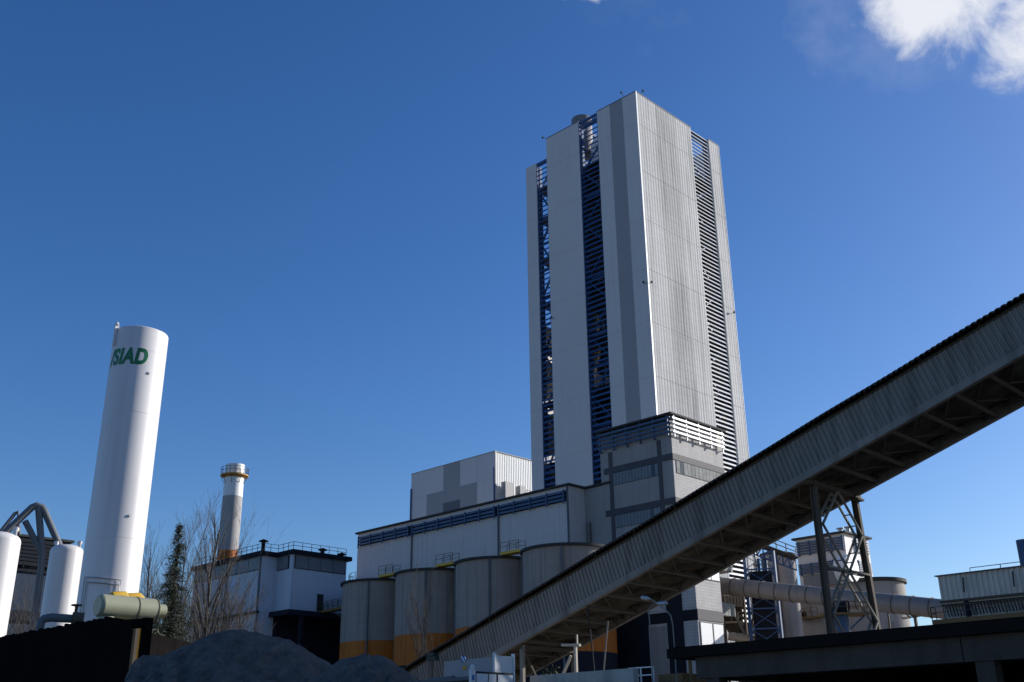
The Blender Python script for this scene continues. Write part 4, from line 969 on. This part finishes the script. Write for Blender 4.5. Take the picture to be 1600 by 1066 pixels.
# ------------------------------------------------------------------ sand heaps
lat = Vector((RT.x, RT.y, 0)).normalized(); dep = Vector((FW.x, FW.y, 0)).normalized()
def heap(name, label, d, sil, seed):
    ridge = []
    for px, py in sil:
        r = ray(px, py); t = d/(Vector((r.x, r.y, 0)).dot(dep)); p = EYE+r*t; ridge.append((p.dot(lat), p.z))
    ridge.sort(); s0, s1 = ridge[0][0]-1.0, ridge[-1][0]+0.5
    def H(s):
        if s <= ridge[0][0]: return ridge[0][1]
        for (a, za), (c, zc2) in zip(ridge, ridge[1:]):
            if s <= c: f = (s-a)/(c-a); return za+(zc2-za)*f
        return ridge[-1][1]
    Hs = lambda s: sum(H(s+o_) for o_ in (-.35, -.2, 0, .2, .35))/5
    ns, nt_ = 340, 190; vs = []; td = 9.0
    for j in range(nt_+1):
        t = -td+1.65*td*j/nt_
        for i in range(ns+1):
            s = s0+(s1-s0)*i/ns
            edge = min(1.0, (s-s0)/1.5, (s1-s)/1.5); edge = max(0, edge)
            h = Hs(s)*edge-(math.sqrt(t*t+0.06)-0.24)*0.62
            gl = noise.noise((s*2.6+t*0.9, t*0.22, seed))*0.20+noise.noise((s*0.9, t*0.7, seed+3))*0.12+abs(noise.noise((s*3.1-t*0.8, t*0.35, seed+8)))*0.20+noise.noise((s*4, t*4, seed+6))*0.07+noise.noise((s*10, t*10, seed+6))*0.07
            h += gl*min(1, max(0.35, abs(t)))
            p = lat*s+dep*(d+t); vs.append((p.x, p.y, max(h, -0.15)))
    b = MB(); b.add(vs, [(j*(ns+1)+i, j*(ns+1)+i+1, (j+1)*(ns+1)+i+1, (j+1)*(ns+1)+i) for j in range(nt_) for i in range(ns)])
    tag(obj(name, b, SAND, None, True, 180), label, 'sand heap', 'sand heaps in the yard')
heap('sand_heap', 'largest grey sand heap, peaking at bottom left centre in the shade', 30, [(190, 1022), (215, 1023), (235, 1027), (258, 1021), (300, 1003), (330, 990), (362, 983), (375, 984), (400, 990), (425, 997), (450, 1005), (480, 1021), (505, 1035), (540, 1060), (590, 1110), (640, 1180)], 1.0)
heap('sand_heap', 'smaller sand heap right of the large one, before the orange silo base', 27, [(430, 1110), (480, 1064), (505, 1042), (530, 1030), (562, 1021), (580, 1021), (600, 1029), (625, 1047), (650, 1066), (700, 1110), (740, 1160)], 9.0)

# ------------------------------------------------------------------ bin, generator, posts by the low end of the gallery
YB = 37.6
pA, pB = at(770, 1024, Y=None, X=29.0), None
yb_ = pA.y; xb0 = 29.0; xb1 = at(802, 1024, Y=yb_).x; zt_ = pA.z; zb_ = at(769, 1060, X=29.0).z
yb1 = at(694, 1026, X=29.0).y
bn = thing('white_bin', 'white sheet steel bin with a round blue sticker, below the low end of the gallery', 'bin', (29.0, yb_, 0))
obj('end_panel', B(29.0, xb1, yb_-0.05, yb_, zb_-1.2, zt_), WHT, bn)
obj('side_panel', MB().box(29.0, 29.05, yb_+0.003, yb1, zt_-0.95, zt_-0.06).box(xb1-0.05, xb1, yb_+0.003, yb1, zt_-0.95, zt_-.06).box(29.06, xb1-.06, yb1-0.06, yb1, zt_-0.95, zt_-0.06), GREYP, bn)
obj('floor', B(29.06, xb1-0.06, yb_+0.01, yb1-.07, zt_-0.93, zt_-0.86), GREYP, bn)
b = MB()
for x in (29.04, xb1-0.06): b.box(x-0.02, x+0.06, yb_-0.09, yb_+0.03, zb_-1.3, zt_+0.1)
b.box(29.0, xb1, yb_-0.08, yb_-0.053, zt_-0.95, zt_-0.9); obj('end_frame', b, WHT, bn)
q = at(724, 1030, X=28.99)
obj('round_sticker', MB().tube([(28.997, q.y, q.z), (28.97, q.y, q.z)], 0.13, 28), LBL, bn)
obj('sticker_slash', MB().bar((28.965, q.y+0.10, q.z+0.11), (28.965, q.y-0.10, q.z-0.11), 0.006, 0.06, up=(0, 1, 0)), WHT, bn)
q = at(726, 1043, X=28.99); obj('yellow_sticker', B(28.97, 28.997, q.y-0.1, q.y+0.1, q.z-0.08, q.z+0.06), YELL, bn)
for x in (29.1, xb1-0.2):
    for y in (yb_+0.1, yb1-0.2): obj('leg', B(x, x+0.1, y, y+0.1, 0, zt_-0.955), GREYP, bn)
gn = thing('generator', 'low machine with rounded grey hood and white framed end below the white bin', 'generator', (27.6, 29, 0))
p0, p1 = at(657, 1058, X=27.6), at(735, 1050, X=27.6); zg = at(700, 1054, X=27.6).z; ya, yc = p1.y, p0.y
obj('body', B(27.6, 28.9, ya+.1, yc, 0.4, zg-0.25), BLKM, gn)
b = MB(); y = ya+0.15
while y < yc: b.box(27.54, 27.597, y, y+0.05, 0.6, zg-0.3); y += 0.3
obj('grille', b, STEEL, gn)
b = MB().tube([(27.85, ya+1.2, zg-0.2), (27.85, yc, zg-0.25)], 0.17, 16).box(27.6, 28.9, ya+0.1, yc, zg-0.248, zg-0.12); obj('hood', b, PIPEG, gn, True)
xe = at(800, 1055, Y=ya).x
b = MB(); zz = zg+0.12
b.box(27.6, 27.82, ya-0.05, ya+0.08, 0.3, zz); obj('end_post', b, WHT, gn)
obj('blue_sticker', B(27.63, 27.76, ya-0.058, ya-0.052, zz-0.38, zz-0.2), LBL, gn)
for a_, c_ in ((27.88, 28.45), (28.52, 28.9), (29.0, max(29.4, xe))): 
    o = obj('end_frame', MB().box(a_, c_, ya-0.05, ya-0.02, 0.3, zz-0.14), WHT, gn)
obj('end_backing', B(27.82, max(29.4, xe)+0.05, ya-0.015, ya+0.05, 0.3, zz-0.06), BLKM, gn)
obj('beacon', MB().lathe(27.7, ya, [(0.07, zz), (0.08, zz+.1), (0.05, zz+0.16), (0, zz+0.18)], 14), WHT, gn, True)
# wall lamp on the far end of gallery
q = at(676, 1026, X=40.5); lp = thing('yard_lamp', 'small dark floodlamp on a thin post in front of the gallery, above the sand heap', 'lamp', (q.x, q.y, 0))
obj('post', MB().tube([(q.x, q.y, 0), (q.x, q.y, q.z)], 0.05, 8), STEEL, lp, True)
obj('lamp_head', MB().box(q.x-0.2, q.x+0.2, q.y-0.28, q.y+0.28, q.z, q.z+0.2).box(q.x-0.15, q.x+0.15, q.y-0.4, q.y+0.4, q.z-0.22, q.z-0.003), DGRN, lp)
# pale low wall
a, c = at(828, 1056, X=31), at(990, 1060, X=31)
tag(obj('low_wall', B(31, 31.3, c.y, a.y, 0, a.z), PALED), 'low pale concrete wall along the bottom edge below the lamp posts', 'wall')
# T post
q = at(899, 1010, X=33.0); e = at(879, 1007, X=33.0)
tp = thing('pipe_stand', 'sunlit pale post with a short arm and a slanting brace behind the low wall', 'post', (33.0, q.y, 0))
obj('post', B(32.95, 33.05, q.y-0.06, q.y+0.06, 0, q.z), BEIGE, tp)
obj('arm', MB().bar((33.0, q.y-0.25, q.z+0.03), (33.0, e.y+0.02, q.z+0.1), 0.14, 0.1).bar((33.0, q.y-0.1, q.z), (33.0, q.y-0.1, q.z+0.45), 0.06), BEIGE, tp)
g_ = at(877, 1060, X=33.0); obj('brace', MB().bar((33.0, q.y+0.25, q.z-0.35), (33.0, g_.y, g_.z), 0.09), BEIGE, tp)
# two thin poles
for (pa, pb2, m_, lab, X_, nm) in (((918, 945), (930, 1062), BLKM, 'thin dark pole hanging in front of the orange silo foot', 41.5, 'thin_pole'), ((950, 970), (942, 1062), STEELP, 'thin pale pole right of the dark one, in front of the navy wall', 38.5, 'thin_pole')):
    a, c = at(*pa, X=X_), at(*pb2, X=X_); d_ = (c-a); t_ = a.z/(a.z-c.z); e = a+d_*t_
    tag(obj(nm, MB().tube([e, a], 0.034, 8), m_, None, True), lab, 'pole')
# curved lamp posts
def lamp_post(pts, label, headp, X_):
    P_ = [at(*p, X=X_) for p in pts]; base = Vector((X_, P_[0].y, 0))
    t = thing('lamp_post', label, 'street lamp', tuple(base), 'thin curved lamp posts left of the concrete canopy')
    obj('post', MB().tube([base]+P_, [0.04]+[0.024]*len(P_), 10), STEELP, t, True)
    h_ = at(*headp, X=X_); u = (h_-P_[-1]).normalized()
    obj('lamp_head', MB().tube([P_[-1], P_[-1]+u*0.15, P_[-1]+u*0.4, P_[-1]+u*0.45], [0.04, 0.08, 0.075, 0.03], 12), GALV, t, True)
lamp_post([(1019, 1050), (1016, 985), (1014, 960), (1014, 952), (1017, 947), (1022, 944), (1027, 943)], 'nearer thin lamp post with a curved top and bright lamp head', (1036, 943), 31.0)
lamp_post([(1054, 1012), (1051, 975), (1048, 962), (1040, 953), (1030, 946), (1023, 940), (1016, 936)], 'farther thin lamp post leaning its arm to the left under the gallery', (1004, 934), 33.0)

# ------------------------------------------------------------------ light and sky
SUN_AZ = R(-22.5); SUN_EL = R(20.5)
sd = Vector((math.cos(SUN_EL)*math.cos(SUN_AZ), math.cos(SUN_EL)*math.sin(SUN_AZ), math.sin(SUN_EL)))
sl = bpy.data.lights.new('sun', 'SUN'); sl.energy = 4.2; sl.angle = R(0.53); sl.color = (1, 0.98, 0.95)
so = bpy.data.objects.new('sun', sl); COL.objects.link(so); so.rotation_euler = (-sd).to_track_quat('-Z', 'Y').to_euler(); so.location = sd*500
wd = bpy.data.worlds.new('World'); sc.world = wd; wd.use_nodes = True
nt = wd.node_tree; N = nt.nodes; L = nt.links; bg = N['Background']; bg.inputs['Strength'].default_value = 0.098
sky = N.new('ShaderNodeTexSky'); sky.sky_type = 'NISHITA'; sky.sun_disc = False; sky.sun_elevation = SUN_EL; sky.sun_rotation = R(90)-SUN_AZ
sky.air_density = 1.0; sky.dust_density = 0.8; sky.ozone_density = 4.0; sky.altitude = 200
tc = N.new('ShaderNodeTexCoord')
cd = ray(1530, 20).normalized(); cu_ = Vector((RT.x, RT.y, 0)).normalized(); cv_ = cu_.cross(cd).normalized()
def dot(v):
    n = N.new('ShaderNodeVectorMath'); n.operation = 'DOT_PRODUCT'; n.inputs[1].default_value = v; L.new(tc.outputs['Generated'], n.inputs[0]); return n.outputs['Value']
def mth(op, a, b=None, c=None, clamp=False):
    n = N.new('ShaderNodeMath'); n.operation = op; n.use_clamp = clamp
    for i, x in enumerate((a, b, c)):
        if x is None: continue
        if isinstance(x, (int, float)): n.inputs[i].default_value = x
        else: L.new(x, n.inputs[i])
    return n.outputs[0]
dc = mth('MAXIMUM', dot(cd), 0.05); u = mth('DIVIDE', dot(cu_), dc); v = mth('DIVIDE', dot(cv_), dc)
u0 = cd.dot(cu_)
u = mth('SUBTRACT', u, u0)
nz = N.new('ShaderNodeTexNoise'); nz.inputs['Scale'].default_value = 14.0; nz.inputs['Detail'].default_value = 12; nz.inputs['Roughness'].default_value = 0.62; nz.inputs['Distortion'].default_value = 0.35
cb_ = N.new('ShaderNodeCombineXYZ'); L.new(u, cb_.inputs[0]); L.new(v, cb_.inputs[1]); cb_.inputs[2].default_value = 3.7
L.new(cb_.outputs[0], nz.inputs['Vector'])
# cloud bank: two lobes in the direction of the bright corner
def lobe(a, b_, ra, rb):
    x = mth('DIVIDE', mth('SUBTRACT', u, a), ra); y = mth('DIVIDE', mth('SUBTRACT', v, b_), rb)
    return mth('SUBTRACT', 1.0, mth('SQRT', mth('ADD', mth('MULTIPLY', x, x), mth('MULTIPLY', y, y))))
lb = mth('MAXIMUM', mth('MAXIMUM', lobe(-0.035, 0.012, 0.078, 0.062), lobe(0.06, -0.012, 0.07, 0.068)), mth('SUBTRACT', lobe(-0.33, 0.03, 0.08, 0.02), 0.25))
dn = mth('ADD', mth('MULTIPLY', lb, 1.5), mth('MULTIPLY', mth('SUBTRACT', nz.outputs['Fac'], 0.5), 3.0))
mrn = N.new('ShaderNodeMapRange'); mrn.interpolation_type = 'SMOOTHSTEP'; mrn.inputs[1].default_value = 0.0; mrn.inputs[2].default_value = 0.95; L.new(dn, mrn.inputs[0])
# faint wisps around it
nz2 = N.new('ShaderNodeTexNoise'); nz2.inputs['Scale'].default_value = 6.0; nz2.inputs['Detail'].default_value = 9; nz2.inputs['Roughness'].default_value = 0.6; L.new(cb_.outputs[0], nz2.inputs['Vector'])
wl = lobe(-0.08, 0.0, 0.26, 0.10); wp = mth('MULTIPLY', mth('MULTIPLY', mth('MAXIMUM', wl, 0.0), 1.6, None, True), mth('MULTIPLY', mth('SUBTRACT', nz2.outputs['Fac'], 0.53), 0.8, None, True))
cm = mth('MAXIMUM', mrn.outputs[0], wp, None, True)
hs = N.new('ShaderNodeHueSaturation'); hs.inputs['Saturation'].default_value = 1.22; hs.inputs['Hue'].default_value = 0.510; L.new(sky.outputs[0], hs.inputs['Color'])
mxs = N.new('ShaderNodeMix'); mxs.data_type = 'RGBA'; L.new(cm, mxs.inputs[0]); L.new(hs.outputs[0], mxs.inputs[6]); mxs.inputs[7].default_value = (5.9, 6.1, 6.6, 1)
L.new(mxs.outputs[2], bg.inputs['Color'])
vs_ = sc.view_settings; vs_.view_transform = 'Standard'; vs_.look = 'None'; vs_.gamma = 1; vs_.use_curve_mapping = False; vs_.exposure = 0.5
sc.render.film_transparent = False
